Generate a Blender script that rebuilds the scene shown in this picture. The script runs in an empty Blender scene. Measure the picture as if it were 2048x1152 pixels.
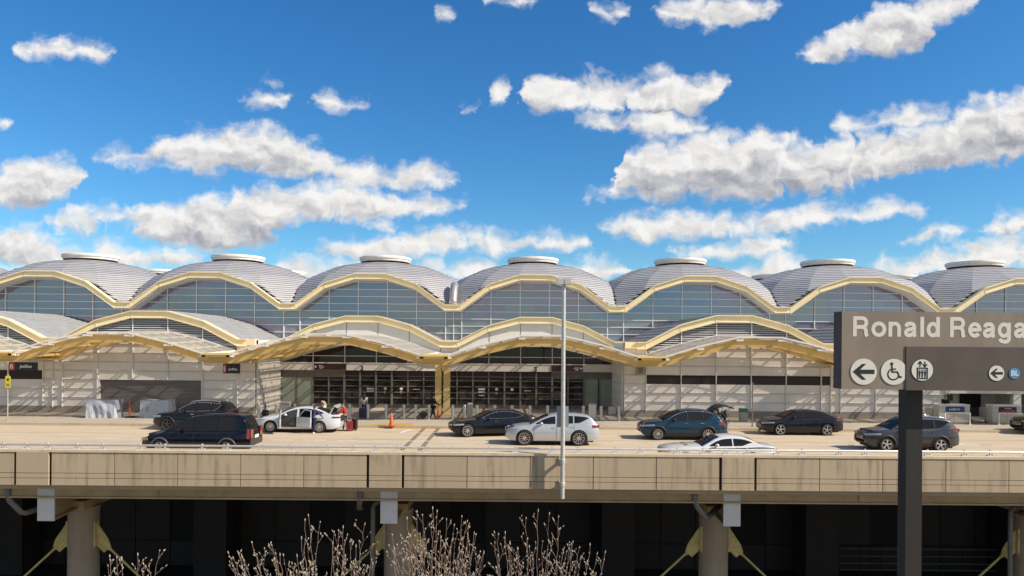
import bpy, bmesh, math, random
from mathutils import Vector, Matrix
R = math.radians
SC = bpy.context.scene
COL = SC.collection

# ------------------------------------------------------------------ camera
FPX, CX, HY, ZC, ROLL = 1450.0, 1020.0, 690.0, 5.12, R(0.45)
cam_d = bpy.data.cameras.new("camera")
cam = bpy.data.objects.new("camera", cam_d); COL.objects.link(cam)
cam_d.sensor_width = 36.0
cam_d.lens = FPX / 2048 * 36
cam_d.shift_x = (1024 - CX) / 2048
cam_d.shift_y = (HY - 576) / 2048
cam_d.clip_start = 0.05
cam_d.clip_end = 5000
cam.matrix_world = Matrix.Translation((0, 0, ZC)) @ Matrix.Rotation(R(90), 4, 'X') @ Matrix.Rotation(ROLL, 4, 'Z')
SC.camera = cam

# ------------------------------------------------------------------ light
SUN_EL, SUN_AZ = R(37), R(19)          # azimuth measured from the facade plane
sun_vec = Vector((math.cos(SUN_EL) * math.cos(SUN_AZ), -math.cos(SUN_EL) * math.sin(SUN_AZ), math.sin(SUN_EL)))
sl = bpy.data.lights.new("sun", 'SUN'); sl.energy = 5.0; sl.angle = R(0.5); sl.color = (1.0, 0.90, 0.76)
so = bpy.data.objects.new("sun", sl); COL.objects.link(so)
so.rotation_euler = sun_vec.to_track_quat('Z', 'Y').to_euler()
so.location = (60, -20, 60)
SC.view_settings.view_transform = 'Standard'
SC.view_settings.look = 'None'
SC.view_settings.exposure = 0.4
SC.view_settings.gamma = 1.0

# ------------------------------------------------------------------ node helpers
def nd(nt, t, **kw):
    n = nt.nodes.new(t)
    for k, v in kw.items():
        setattr(n, k, v)
    return n
def lk(nt, a, b):
    nt.links.new(a, b)
def mth(nt, op, a, b=None, c=None, clamp=False):
    n = nt.nodes.new('ShaderNodeMath'); n.operation = op; n.use_clamp = clamp
    for i, x in enumerate((a, b, c)):
        if x is None: continue
        if isinstance(x, (int, float)): n.inputs[i].default_value = x
        else: nt.links.new(x, n.inputs[i])
    return n.outputs[0]
def vmth(nt, op, a, b=None):
    n = nt.nodes.new('ShaderNodeVectorMath'); n.operation = op
    for i, x in enumerate((a, b)):
        if x is None: continue
        if isinstance(x, (tuple, list)): n.inputs[i].default_value = x
        else: nt.links.new(x, n.inputs[i])
    return n.outputs['Value'] if op in ('LENGTH', 'DOT_PRODUCT') else n.outputs['Vector']
def mixc(nt, f, a, b, mode='MIX'):
    n = nt.nodes.new('ShaderNodeMix'); n.data_type = 'RGBA'; n.blend_type = mode
    for s, x in ((n.inputs[0], f), (n.inputs[6], a), (n.inputs[7], b)):
        if isinstance(x, (int, float)): s.default_value = x
        elif isinstance(x, (tuple, list)): s.default_value = (*x[:3], 1)
        else: nt.links.new(x, s)
    return n.outputs[2]
def sstep(nt, x, a, b):
    n = nt.nodes.new('ShaderNodeMapRange'); n.interpolation_type = 'SMOOTHSTEP'
    nt.links.new(x, n.inputs[0])
    n.inputs[1].default_value = a; n.inputs[2].default_value = b
    n.inputs[3].default_value = 0; n.inputs[4].default_value = 1
    return n.outputs[0]

# ------------------------------------------------------------------ sky with cumulus clouds
# every cloud bank: lobes (direction of the centre, half sizes, tilt; in 1/1450 rad from straight ahead)
BANKS = [
 [(130,104,95,27,4),(60,112,40,12,0),(190,112,35,24,0)],
 [(1430,14,125,38,-4)],
 [(1770,40,150,40,-22),(1700,82,110,30,-12),(1880,10,80,30,-20),(1790,92,60,12,-10)],
 [(1215,18,36,20,0)], [(888,28,22,13,-20)], [(1015,-2,42,9,0)],
 [(1095,185,44,44,10),(1240,190,160,40,4),(1330,180,80,42,4),(1385,195,40,24,0),(1420,160,22,20,-30)],
 [(1320,243,90,34,0),(1200,242,52,18,0)],
 [(1400,325,150,56,8),(1560,330,200,68,-4),(1480,300,150,50,0),(1700,315,180,60,-8),(1860,285,130,56,-14),(1990,250,120,76,-12),(1215,385,66,12,-10),(1390,375,150,24,0),(2080,230,90,70,0)],
 [(1840,222,80,24,-8),(1730,238,60,18,-6)],
 [(1330,448,112,34,-3),(1480,446,140,28,-3),(1640,425,110,26,-8),(1780,412,80,16,-6)],
 [(1470,494,130,18,-3),(1540,484,60,18,0)],
 [(430,305,120,46,3),(520,300,110,54,8),(610,328,80,34,8),(270,315,70,20,-3),(340,300,45,30,0),(800,352,100,26,0),(860,350,40,22,0),(720,345,50,24,0)],
 [(250,440,200,30,-3),(420,430,130,40,-4),(560,405,130,42,-4),(680,400,130,42,3),(790,418,120,26,-3),(890,408,56,18,-3),(420,480,130,26,0)],
 [(780,495,140,30,-3),(920,482,130,28,2),(1090,482,80,24,4)], [(768,457,28,16,0)],
 [(90,345,72,34,4),(20,380,130,32,4),(40,410,50,18,0)],
 [(220,512,130,28,0),(60,510,120,34,3),(20,478,56,30,0),(340,520,70,24,0)],
 [(650,532,100,24,2),(580,545,70,18,0),(960,538,70,26,0),(1070,545,90,26,0),(1190,535,70,24,0)],
 [(1560,525,70,26,-6),(1470,545,90,20,0),(1880,515,150,22,-6),(1990,500,90,40,-8),(1760,545,80,14,0)],
 [(120,542,170,20,0),(470,542,130,16,0),(830,534,90,16,0),(1330,546,70,16,0),(1640,548,90,14,0)],
 [(2030,440,66,26,-14),(1890,454,58,18,-6),(1840,470,30,12,-6)],
 [(996,178,22,28,14)], [(538,196,52,18,-6)], [(672,209,46,17,0)], [(936,213,13,9,-20)], [(552,166,18,9,0)], [(5,250,14,8,0)],
]
W = bpy.data.worlds.new("World"); SC.world = W; W.use_nodes = True
wt = W.node_tree; wt.nodes.clear()
UR, VR = 12.0, 8.0                      # range of the profile curves
def bank_profile(bank, n=220):
    top = []; bot = []
    for i in range(n):
        u = -UR + 2*UR*i/(n-1); t = -9; b = 9
        for (cx, cy, rx, ry, rot) in bank:
            u0 = (cx-1024)/100; v0 = (HY-cy-2)/100; a = R(rot)
            for q in range(36):                       # sample the lobe
                w = 2*math.pi*q/36
                for f in (1.0, .8, .5):
                    ex, ey = f*rx/100*math.cos(w), f*ry/100*math.sin(w)
                    x = u0 + ex*math.cos(a) + ey*math.sin(a); y = v0 - ex*math.sin(a) + ey*math.cos(a)
                    if abs(x-u) < .09: t = max(t, y); b = min(b, y)
        if t > -9 and t - b < .1: m = (t+b)/2; t, b = m+.05, m-.05
        top.append(t); bot.append(b)
    return top, bot
def pack_banks():
    bands = []
    for bank in BANKS:
        t, b = bank_profile(bank); occ = [i for i, x in enumerate(t) if x > -9]
        if not occ: continue
        lo_, hi_ = occ[0]-4, occ[-1]+4
        for B_ in bands:
            if all(hi_ < o[0] or lo_ > o[1] for o in B_['occ']):
                break
        else:
            B_ = {'occ': [], 't': [None]*len(t), 'b': [None]*len(t)}; bands.append(B_)
        B_['occ'].append((lo_, hi_))
        for i in occ: B_['t'][i] = t[i]; B_['b'][i] = b[i]
    return bands
def float_curve(nt, src, vals):
    n = nd(nt, 'ShaderNodeFloatCurve'); c = n.mapping.curves[0]
    N = len(vals)
    pts = [(0, vals[0]), (1, vals[-1])]
    keep = [i for i in range(N) if i in (0, N-1) or not (vals[i] == vals[i-1] == vals[i+1])]
    for i in keep[1:-1]: c.points.new(i/(N-1), vals[i])
    c.points[0].location = (0, vals[0]); c.points[len(c.points)-1].location = (1, vals[-1])
    for p in c.points: p.handle_type = 'VECTOR'
    n.mapping.update(); n.inputs[0].default_value = 1.0
    lk(nt, src, n.inputs[1]); return n.outputs[0]
def build_world():
    nt = wt
    out = nd(nt, 'ShaderNodeOutputWorld'); bg = nd(nt, 'ShaderNodeBackground')
    sky = nd(nt, 'ShaderNodeTexSky', sky_type='NISHITA'); sky.sun_disc = False
    sky.sun_elevation = SUN_EL; sky.sun_rotation = math.atan2(sun_vec.x, sun_vec.y)
    sky.air_density = 1.0; sky.dust_density = .35; sky.ozone_density = 2.6; sky.altitude = 0
    D = nd(nt, 'ShaderNodeTexCoord').outputs['Generated']
    sx = nd(nt, 'ShaderNodeSeparateXYZ'); lk(nt, D, sx.inputs[0]); x, y, z = sx.outputs
    ya = mth(nt, 'MAXIMUM', mth(nt, 'ABSOLUTE', y), .03)
    u = mth(nt, 'MULTIPLY', mth(nt, 'DIVIDE', x, ya), 14.5); v = mth(nt, 'MULTIPLY', mth(nt, 'DIVIDE', z, ya), 14.5)
    cb = nd(nt, 'ShaderNodeCombineXYZ'); lk(nt, u, cb.inputs[0]); lk(nt, v, cb.inputs[1]); P = cb.outputs[0]
    def noise(vec, sc, det, ro=.55):
        n = nd(nt, 'ShaderNodeTexNoise', noise_dimensions='2D'); n.inputs['Scale'].default_value = sc; n.inputs['Detail'].default_value = det
        n.inputs['Roughness'].default_value = ro; lk(nt, vec, n.inputs['Vector']); return n
    w1 = noise(P, 1.3, 4, .6)
    wv = vmth(nt, 'MULTIPLY', vmth(nt, 'SUBTRACT', w1.outputs['Color'], (.5,.5,.5)), (.9,.5,0))
    s2 = nd(nt, 'ShaderNodeSeparateXYZ'); lk(nt, vmth(nt, 'ADD', P, wv), s2.inputs[0]); uw, vw = s2.outputs[0], s2.outputs[1]
    un = mth(nt, 'ADD', mth(nt, 'MULTIPLY', uw, 1/(2*UR)), .5, clamp=True)
    d = t = None
    for B_ in pack_banks():
        n_ = len(B_['t']); occ = [i for i in range(n_) if B_['t'][i] is not None]
        tt = []; bb = []
        for i in range(n_):                       # outside the banks the profile closes on itself
            if B_['t'][i] is not None: tt.append(B_['t'][i]); bb.append(B_['b'][i])
            else:
                j = min(occ, key=lambda q: abs(q-i)); m = (B_['t'][j]+B_['b'][j])/2; e = min(.6, .12*abs(j-i))
                tt.append(m-e); bb.append(m+e)
        vt = [(q+2)/(VR+2) for q in tt]; vb = [(q+2)/(VR+2) for q in bb]
        T = mth(nt, 'MULTIPLY_ADD', float_curve(nt, un, vt), VR+2, -2); Bt = mth(nt, 'MULTIPLY_ADD', float_curve(nt, un, vb), VR+2, -2)
        dt = mth(nt, 'SUBTRACT', T, vw); db_ = mth(nt, 'SUBTRACT', vw, Bt)
        di = mth(nt, 'MINIMUM', dt, mth(nt, 'MULTIPLY', db_, 1.5))
        if d is None: d, t = di, dt
        else:
            g = mth(nt, 'GREATER_THAN', di, d)
            t = mth(nt, 'ADD', t, mth(nt, 'MULTIPLY', g, mth(nt, 'SUBTRACT', dt, t)))
            d = mth(nt, 'SMOOTH_MAX', di, d, .06)
    def fluff(off):
        q = vmth(nt, 'ADD', P, off)
        a = noise(vmth(nt, 'MULTIPLY', vmth(nt, 'ADD', q, vmth(nt, 'MULTIPLY', wv, (.5,.5,0))), (.85,1.3,1)), 1.7, 10, .57).outputs[0]
        vo = nd(nt, 'ShaderNodeTexVoronoi', voronoi_dimensions='2D'); vo.feature = 'SMOOTH_F1'; vo.inputs['Smoothness'].default_value = .5
        vo.inputs['Scale'].default_value = 3.6
        lk(nt, vmth(nt, 'ADD', q, vmth(nt, 'MULTIPLY', wv, (.6,.6,0))), vo.inputs['Vector'])
        return mth(nt, 'ADD', mth(nt, 'MULTIPLY', mth(nt, 'SUBTRACT', a, .5), 1.5), mth(nt, 'MULTIPLY', mth(nt, 'SUBTRACT', .34, vo.outputs['Distance']), .30))
    f0 = fluff((0,0,0))
    def coarse(off):
        q = vmth(nt, 'ADD', vmth(nt, 'ADD', P, wv), off)
        return noise(vmth(nt, 'MULTIPLY', q, (.85,1.25,1)), 2.1, 4, .5).outputs[0]
    r0 = coarse((0,0,0)); r1 = coarse((.10,.15,0))
    dd = mth(nt, 'ADD', mth(nt, 'MULTIPLY', d, 1.25), mth(nt, 'MULTIPLY', f0, CLD_ROUGH))
    alpha = sstep(nt, dd, -.14, .36)
    dark = sstep(nt, mth(nt, 'ADD', t, mth(nt, 'MULTIPLY', mth(nt, 'SUBTRACT', r0, .5), -.7)), .22, 1.15)
    rel = mth(nt, 'MULTIPLY', mth(nt, 'ADD', mth(nt, 'MULTIPLY', mth(nt, 'SUBTRACT', r0, r1), .55), mth(nt, 'MULTIPLY', mth(nt, 'SUBTRACT', f0, .0), .10)), 1.0)
    val = mth(nt, 'SUBTRACT', mth(nt, 'ADD', .975, rel), mth(nt, 'MULTIPLY', dark, .36))
    val = mth(nt, 'MINIMUM', mth(nt, 'MAXIMUM', val, .34), 1.04)
    ccol = mixc(nt, sstep(nt, val, .40, .95), (.85,.88,1.0), (1.0,.985,.965))
    k = CLOUD_GAIN
    vk = mth(nt, 'MULTIPLY', val, k); c3 = nd(nt, 'ShaderNodeCombineXYZ')
    for i in range(3): lk(nt, vk, c3.inputs[i])
    ccol = mixc(nt, 1.0, ccol, c3.outputs[0], 'MULTIPLY')
    hs = nd(nt, 'ShaderNodeHueSaturation'); lk(nt, sky.outputs[0], hs.inputs['Color'])
    hs.inputs['Hue'].default_value = SKY_HUE; hs.inputs['Saturation'].default_value = SKY_SAT; hs.inputs['Value'].default_value = SKY_VAL
    skyc = mixc(nt, 1.0, hs.outputs[0], SKY_TINT, 'MULTIPLY')
    nb = noise(vmth(nt, 'MULTIPLY', D, (1,1,1)), 3.2, 5)            # behind the camera: unseen warm cloud cover added to neutralise the blue ambient
    nb.noise_dimensions = '3D'
    ab = mth(nt, 'MULTIPLY', sstep(nt, nb.outputs[0], .44, .60), sstep(nt, z, .0, .12))
    isf = mth(nt, 'GREATER_THAN', y, .03)
    af = mth(nt, 'MULTIPLY', alpha, isf); ab = mth(nt, 'MULTIPLY', ab, mth(nt, 'SUBTRACT', 1.0, isf))
    col = mixc(nt, af, skyc, ccol); col = mixc(nt, ab, col, (.80*k,.76*k,.70*k))
    lk(nt, col, bg.inputs[0]); bg.inputs[1].default_value = SKY_STR
    lk(nt, bg.outputs[0], out.inputs[0])
SKY_TINT = (.72,1.05,1.20); CLD_ROUGH = .54; SKY_STR = 0.085; SKY_HUE = .5; SKY_SAT = 1.3; SKY_VAL = 1.06; CLOUD_GAIN = 8.0
build_world()

# ------------------------------------------------------------------ mesh builder
def S(c):
    return tuple(c)
class MB:
    def __init__(s): s.v = []; s.f = []
    def add(s, vs, fs):
        o = len(s.v); s.v += [tuple(p) for p in vs]; s.f += [tuple(i + o for i in f) for f in fs]; return s
    def poly(s, pts): return s.add(pts, [tuple(range(len(pts)))])
    def box(s, x0, x1, y0, y1, z0, z1):
        return s.hexa([(x0,y0,z0),(x1,y0,z0),(x1,y1,z0),(x0,y1,z0),(x0,y0,z1),(x1,y0,z1),(x1,y1,z1),(x0,y1,z1)])
    def hexa(s, p): return s.add(p, [(0,3,2,1),(4,5,6,7),(0,1,5,4),(1,2,6,5),(2,3,7,6),(3,0,4,7)])
    def prism(s, pts, vec):
        n = len(pts); v = Vector(vec)
        a = [Vector(p) for p in pts]; b = [p + v for p in a]
        return s.add(a + b, [tuple(range(n))[::-1], tuple(range(n, 2*n))] + [(i, (i+1) % n, (i+1) % n + n, i + n) for i in range(n)])
    def bar(s, p0, p1, w, h, up=(0,0,1)):
        p0 = Vector(p0); p1 = Vector(p1); d = (p1 - p0).normalized(); u = Vector(up)
        if abs(d.dot(u)) > .98: u = Vector((0,1,0))
        sd = d.cross(u).normalized() * w / 2; u = sd.cross(d).normalized() * h / 2
        return s.hexa([p0-sd-u, p1-sd-u, p1+sd-u, p0+sd-u, p0-sd+u, p1-sd+u, p1+sd+u, p0+sd+u])
    def tube(s, path, r, n=8, caps=True):
        P = [Vector(p) for p in path]; m = len(P)
        rs = r if isinstance(r, (list, tuple)) else [r] * m
        rings = []; ref = None
        for i in range(m):
            d = (P[min(i+1, m-1)] - P[max(i-1, 0)]).normalized()
            if ref is None:
                ref = Vector((0,0,1)) if abs(d.z) < .9 else Vector((1,0,0))
            a = d.cross(ref)
            if a.length < 1e-4: a = d.cross(Vector((0,1,0)))
            a.normalize(); b = a.cross(d).normalized(); ref = b
            rings.append([P[i] + (a * math.cos(2*math.pi*k/n) + b * math.sin(2*math.pi*k/n)) * rs[i] for k in range(n)])
        vs = [p for q in rings for p in q]; fs = []
        for i in range(m-1):
            for k in range(n):
                fs.append((i*n+k, i*n+(k+1) % n, (i+1)*n+(k+1) % n, (i+1)*n+k))
        if caps: fs += [tuple(range(n))[::-1], tuple(range((m-1)*n, m*n))]
        return s.add(vs, fs)
    def cyl(s, p0, p1, r, n=16): return s.tube([p0, p1], r, n)
    def lathe(s, prof, c=(0,0,0), ax='Z', n=24, close=True):
        vs = []; m = len(prof)
        for (r, h) in prof:
            for k in range(n):
                a = 2*math.pi*k/n; ca, sa = r*math.cos(a), r*math.sin(a)
                p = (ca, sa, h) if ax == 'Z' else ((ca, h, sa) if ax == 'Y' else (h, ca, sa))
                vs.append((p[0]+c[0], p[1]+c[1], p[2]+c[2]))
        fs = []
        for i in range(m-1):
            for k in range(n):
                fs.append((i*n+k, i*n+(k+1) % n, (i+1)*n+(k+1) % n, (i+1)*n+k))
        if close: fs += [tuple(range(n))[::-1], tuple(range((m-1)*n, m*n))]
        return s.add(vs, fs)
    def grid(s, rows):
        n = len(rows[0]); vs = [p for r in rows for p in r]
        return s.add(vs, [(i*n+j, i*n+j+1, (i+1)*n+j+1, (i+1)*n+j) for i in range(len(rows)-1) for j in range(n-1)])
    def ball(s, c, rx, ry, rz, n=12, m=8):
        rows = []
        for i in range(m+1):
            t = math.pi*i/m
            rows.append([(c[0]+rx*math.sin(t)*math.cos(2*math.pi*k/n), c[1]+ry*math.sin(t)*math.sin(2*math.pi*k/n), c[2]+rz*math.cos(t)) for k in range(n+1)])
        return s.grid(rows)
    def mesh(s, name, mat=None, smooth=False, fix=True):
        me = bpy.data.meshes.new(name); me.from_pydata(s.v, [], s.f); me.update()
        if fix:
            bm = bmesh.new(); bm.from_mesh(me)
            bmesh.ops.remove_doubles(bm, verts=bm.verts, dist=1e-5)
            bmesh.ops.recalc_face_normals(bm, faces=bm.faces)
            bm.to_mesh(me); bm.free()
        if mat: me.materials.append(mat)
        if smooth:
            me.shade_smooth()
            if smooth is not True: me.set_sharp_from_angle(angle=R(smooth))
        return me
    def build(s, name, mat, parent=None, smooth=False, world=False, loc=None, fix=True):
        return link(name, s.mesh(name, mat, smooth, fix), parent, world, loc)
def link(name, me, parent=None, world=False, loc=None):
    o = bpy.data.objects.new(name, me); COL.objects.link(o)
    if parent:
        o.parent = parent
        if world: o.matrix_parent_inverse = Matrix.Translation(-Vector(parent.location))
    if loc: o.location = loc
    return o
def tag(o, label, cat, group=None, kind=None):
    if label: o["label"] = label
    if cat: o["category"] = cat
    if group: o["group"] = group
    if kind: o["kind"] = kind
    return o
def empty(name, loc, label, cat, group=None, rz=0):
    o = bpy.data.objects.new(name, None); COL.objects.link(o); o.location = loc; o.rotation_euler = (0,0,rz)
    o.empty_display_size = .3
    return tag(o, label, cat, group)
def struct(name, mb, mat, smooth=False):
    o = mb.build(name, mat, smooth=smooth); o["kind"] = "structure"; return o
def children(o): return [c for c in COL.objects if c.parent == o]
def copy_tree(o, loc=None, rz=None, parent=None):
    c = o.copy(); COL.objects.link(c)
    if parent: c.parent = parent; c.matrix_parent_inverse = o.matrix_parent_inverse.copy()
    if loc is not None: c.location = loc
    if rz is not None: c.rotation_euler = (0,0,rz)
    for ch in children(o): copy_tree(ch, parent=c)
    return c
def px(x, y, d):                       # where a sight line meets the plane at depth d
    dx, dy = x - CX, y - HY; c, s = math.cos(ROLL), math.sin(ROLL)
    return Vector(((c*dx + s*dy) * d / FPX, d, ZC - (c*dy - s*dx) * d / FPX))
_fonts = {}
def text(s, size, mat, name, parent=None, loc=(0,0,0), rot=(R(90),0,0), bold=0.0, align='LEFT', ext=.004, sx=1.0, shear=0.0, spacing=1.0):
    cu = bpy.data.curves.new(name, 'FONT'); cu.body = s; cu.size = size; cu.extrude = ext; cu.offset = bold; cu.align_x = align; cu.shear = shear
    cu.resolution_u = 6; cu.space_character = spacing
    o = bpy.data.objects.new(name, cu); COL.objects.link(o)
    dg = bpy.context.evaluated_depsgraph_get(); ev = o.evaluated_get(dg)
    me = bpy.data.meshes.new_from_object(ev); bpy.data.objects.remove(o)
    me.materials.clear(); me.materials.append(mat)
    t = bpy.data.objects.new(name, me); COL.objects.link(t)
    if parent: t.parent = parent
    t.location = loc; t.rotation_euler = rot; t.scale = (sx, 1, 1)
    return t

# ------------------------------------------------------------------ materials
def mat(name, col, rough=.6, metal=0.0, spec=.5, var=0.0, vscale=3.0, vstretch=(1,1,1), col2=None, bump=0.0, bscale=None, coat=0.0, coords='OBJ', detail=5, lo=.35, hi=.65):
    m = bpy.data.materials.new(name); m.use_nodes = True; nt = m.node_tree
    b = nt.nodes['Principled BSDF']
    b.inputs['Roughness'].default_value = rough; b.inputs['Metallic'].default_value = metal
    b.inputs['Specular IOR Level'].default_value = spec
    if coat: b.inputs['Coat Weight'].default_value = coat; b.inputs['Coat Roughness'].default_value = .04
    b.inputs['Base Color'].default_value = (*col, 1)
    if var or col2 or bump:
        if coords == 'POS': v = nd(nt, 'ShaderNodeNewGeometry').outputs['Position']
        else: v = nd(nt, 'ShaderNodeTexCoord').outputs['Object']
        v = vmth(nt, 'MULTIPLY', v, vstretch)
        n = nd(nt, 'ShaderNodeTexNoise'); n.inputs['Scale'].default_value = vscale; n.inputs['Detail'].default_value = detail
        n.inputs['Roughness'].default_value = .6
        lk(nt, v, n.inputs['Vector'])
        if var or col2:
            c2 = col2 if col2 else tuple(c * (1 - var) for c in col)
            lk(nt, mixc(nt, sstep(nt, n.outputs[0], lo, hi), c2, col), b.inputs['Base Color'])
        if bump:
            bp = nd(nt, 'ShaderNodeBump'); bp.inputs['Strength'].default_value = 1; bp.inputs['Distance'].default_value = bump
            if bscale:
                n = nd(nt, 'ShaderNodeTexNoise'); n.inputs['Scale'].default_value = bscale; n.inputs['Detail'].default_value = 4
                lk(nt, v, n.inputs['Vector'])
            lk(nt, n.outputs[0], bp.inputs['Height']); lk(nt, bp.outputs[0], b.inputs['Normal'])
    return m
def concrete(name, col, stain, streak=(9,9,.9), amount=.6, fine=.12, rough=.85):
    m = bpy.data.materials.new(name); m.use_nodes = True; nt = m.node_tree; b = nt.nodes['Principled BSDF']
    b.inputs['Roughness'].default_value = rough; b.inputs['Specular IOR Level'].default_value = .25
    P = nd(nt, 'ShaderNodeNewGeometry').outputs['Position']
    def noise(sc, st, det=6, ro=.6):
        n = nd(nt, 'ShaderNodeTexNoise'); n.inputs['Scale'].default_value = sc; n.inputs['Detail'].default_value = det; n.inputs['Roughness'].default_value = ro
        lk(nt, vmth(nt, 'MULTIPLY', P, st), n.inputs['Vector']); return n.outputs[0]
    a = noise(1.0, streak); c = noise(.45, (1,1,1.0)); f = noise(26, (1,1,1), 3)
    k = mth(nt, 'MULTIPLY', sstep(nt, a, .46, .70), sstep(nt, c, .34, .58))
    col_ = mixc(nt, mth(nt, 'MULTIPLY', k, amount), col, stain)
    a2 = noise(.8, (streak[0]*.6, streak[1]*.6, streak[2]*.5))
    lite = tuple(min(1, x*1.22) for x in col)
    col_ = mixc(nt, mth(nt, 'MULTIPLY', sstep(nt, a2, .55, .75), .55), col_, lite)
    fv = mth(nt, 'ADD', 1 - fine, mth(nt, 'MULTIPLY', f, 2*fine))
    cbn = nd(nt, 'ShaderNodeCombineXYZ')
    for i in range(3): lk(nt, fv, cbn.inputs[i])
    col_ = mixc(nt, 1.0, col_, cbn.outputs[0], 'MULTIPLY')
    lk(nt, col_, b.inputs['Base Color'])
    bp = nd(nt, 'ShaderNodeBump'); bp.inputs['Distance'].default_value = .004; lk(nt, f, bp.inputs['Height']); lk(nt, bp.outputs[0], b.inputs['Normal'])
    return m
def glass(name, tint, refl, rough=.02, fres=.75, pane=None):
    """tinted window glass seen from outside: dark body plus a mirror share that grows at grazing angles; panes sit slightly out of line"""
    m = bpy.data.materials.new(name); m.use_nodes = True; nt = m.node_tree; nt.nodes.clear()
    out = nd(nt, 'ShaderNodeOutputMaterial'); mix = nd(nt, 'ShaderNodeMixShader')
    d = nd(nt, 'ShaderNodeBsdfDiffuse'); d.inputs[0].default_value = (*tint, 1)
    g = nd(nt, 'ShaderNodeBsdfGlossy'); g.inputs['Roughness'].default_value = rough; g.inputs[0].default_value = (.98, .88, 1.0, 1)
    lw = nd(nt, 'ShaderNodeLayerWeight'); lw.inputs[0].default_value = .25
    f = mth(nt, 'ADD', refl, mth(nt, 'MULTIPLY', lw.outputs['Fresnel'], fres), clamp=True)
    if pane:
        P = nd(nt, 'ShaderNodeNewGeometry'); q = nd(nt, 'ShaderNodeVectorMath', operation='SNAP')
        lk(nt, vmth(nt, 'ADD', P.outputs['Position'], (pane[2], 0, pane[3])), q.inputs[0]); q.inputs[1].default_value = (pane[0], 50, pane[1])
        w = nd(nt, 'ShaderNodeTexWhiteNoise', noise_dimensions='3D'); lk(nt, q.outputs[0], w.inputs[0])
        off = vmth(nt, 'MULTIPLY', vmth(nt, 'SUBTRACT', w.outputs['Color'], (.5,.5,.5)), (.014,0,.024))
        lk(nt, vmth(nt, 'NORMALIZE', vmth(nt, 'ADD', P.outputs['Normal'], off)), g.inputs['Normal'])
        lk(nt, mixc(nt, w.outputs['Value'], tuple(c*.85 for c in tint), tuple(c*1.12 for c in tint)), d.inputs[0])
    lk(nt, f, mix.inputs[0]); lk(nt, d.outputs[0], mix.inputs[1]); lk(nt, g.outputs[0], mix.inputs[2]); lk(nt, mix.outputs[0], out.inputs[0])
    return m
M = {}
M['deck'] = concrete('road_concrete', (.54,.437,.308), (.36,.28,.19), (.25,2.2,1), .55, .07)
M['walk'] = concrete('sidewalk_concrete', (.40,.35,.28), (.26,.22,.18), (.8,.8,1), .5, .07)
M['curb'] = concrete('curb_concrete', (.46,.37,.26), (.28,.22,.15), (1,1,1), .5, .07)
M['barrier'] = concrete('parapet_concrete', (.475,.375,.258), (.22,.165,.115), (4,4,.35), .75, .09)
M['coping'] = concrete('coping_concrete', (.62,.50,.35), (.40,.31,.21), (3,3,1), .5, .06)
M['column'] = concrete('column_concrete', (.34,.262,.185), (.22,.165,.12), (3,3,.5), .5, .06)
M['girder'] = mat('girder_paint', (.52,.36,.19), .55, var=.18, vscale=1.2, coords='POS')
M['bracket'] = mat('bracket_paint', (.70,.67,.65), .5, var=.08, vscale=2)
M['cream'] = mat('steel_paint_sunlit_tone', (.88,.74,.46), .42, spec=.45, var=.07, vscale=.9, coords='POS')  # sunlit copy of the steelwork paint, the sun's brightening put into the colour
M['gold'] = mat('steel_paint_shade_tone', (.78,.55,.21), .42, spec=.45, var=.10, vscale=.9, coords='POS')  # same steelwork paint, colour deepened to carry the canopy shade
M['gusset'] = mat('gusset_paint', (.58,.44,.17), .5, var=.25, vscale=4)
M['white'] = mat('white_paint', (.78,.73,.66), .5, var=.06, vscale=.7, coords='POS')
M['panel'] = mat('white_wall_panel', (.84,.76,.68), .38, spec=.5, var=.09, vscale=.8, coords='POS')
M['plinth'] = concrete('plinth_concrete', (.34,.29,.23), (.20,.17,.13), (2,2,.7), .5, .06)
M['dome'] = mat('dome_metal', (.54,.525,.53), .42, metal=.15, var=.10, vscale=1.5, vstretch=(.6,.6,3), coords='POS')
M['cap'] = mat('cap_paint', (.74,.69,.62), .5, var=.10, vscale=1.5, coords='POS')
M['roof'] = mat('roof_metal', (.42,.42,.42), .5, metal=.3, var=.14, vscale=1.2, coords='POS')
M['duct'] = mat('duct_metal', (.50,.49,.50), .42, metal=.6, var=.2, vscale=6)
M['glass'] = glass('blue_grey_glass', (.135,.142,.185), .19, .03, .75, (2.47,.61,.4,.02))
M['dglass'] = glass('dark_entrance_glass', (.032,.026,.024), .03, .03, .35)
M['gglass'] = mat('green_frosted_glass', (.34,.38,.30), .12, spec=.6, var=.15, vscale=.7)
M['mull'] = mat('mullion_paint', (.80,.77,.73), .45, var=.05)
M['frame'] = mat('taupe_door_frame', (.20,.165,.13), .45, var=.1)
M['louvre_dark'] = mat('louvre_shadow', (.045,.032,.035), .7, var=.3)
M['louvre'] = mat('louvre_blade', (.55,.53,.53), .5, var=.06)
M['canopy'] = mat('fritted_canopy_glass', (.56,.55,.50), .25, spec=.5, var=.16, vscale=5, vstretch=(1,3,1), coords='POS')
def see_through(m, f):
    nt = m.node_tree; b = nt.nodes['Principled BSDF']; o = [n for n in nt.nodes if n.type == 'OUTPUT_MATERIAL'][0]
    t = nd(nt, 'ShaderNodeBsdfTransparent'); x = nd(nt, 'ShaderNodeMixShader'); x.inputs[0].default_value = f
    lk(nt, b.outputs[0], x.inputs[1]); lk(nt, t.outputs[0], x.inputs[2]); lk(nt, x.outputs[0], o.inputs[0])
see_through(M['canopy'], .48)
M['shutter'] = mat('shutter_metal', (.20,.165,.15), .5, metal=.2, var=.15, vscale=2, vstretch=(.3,1,3))
M['steel'] = mat('brushed_steel', (.58,.57,.55), .34, metal=.75, var=.15, vscale=8, vstretch=(1,1,.3))
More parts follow.
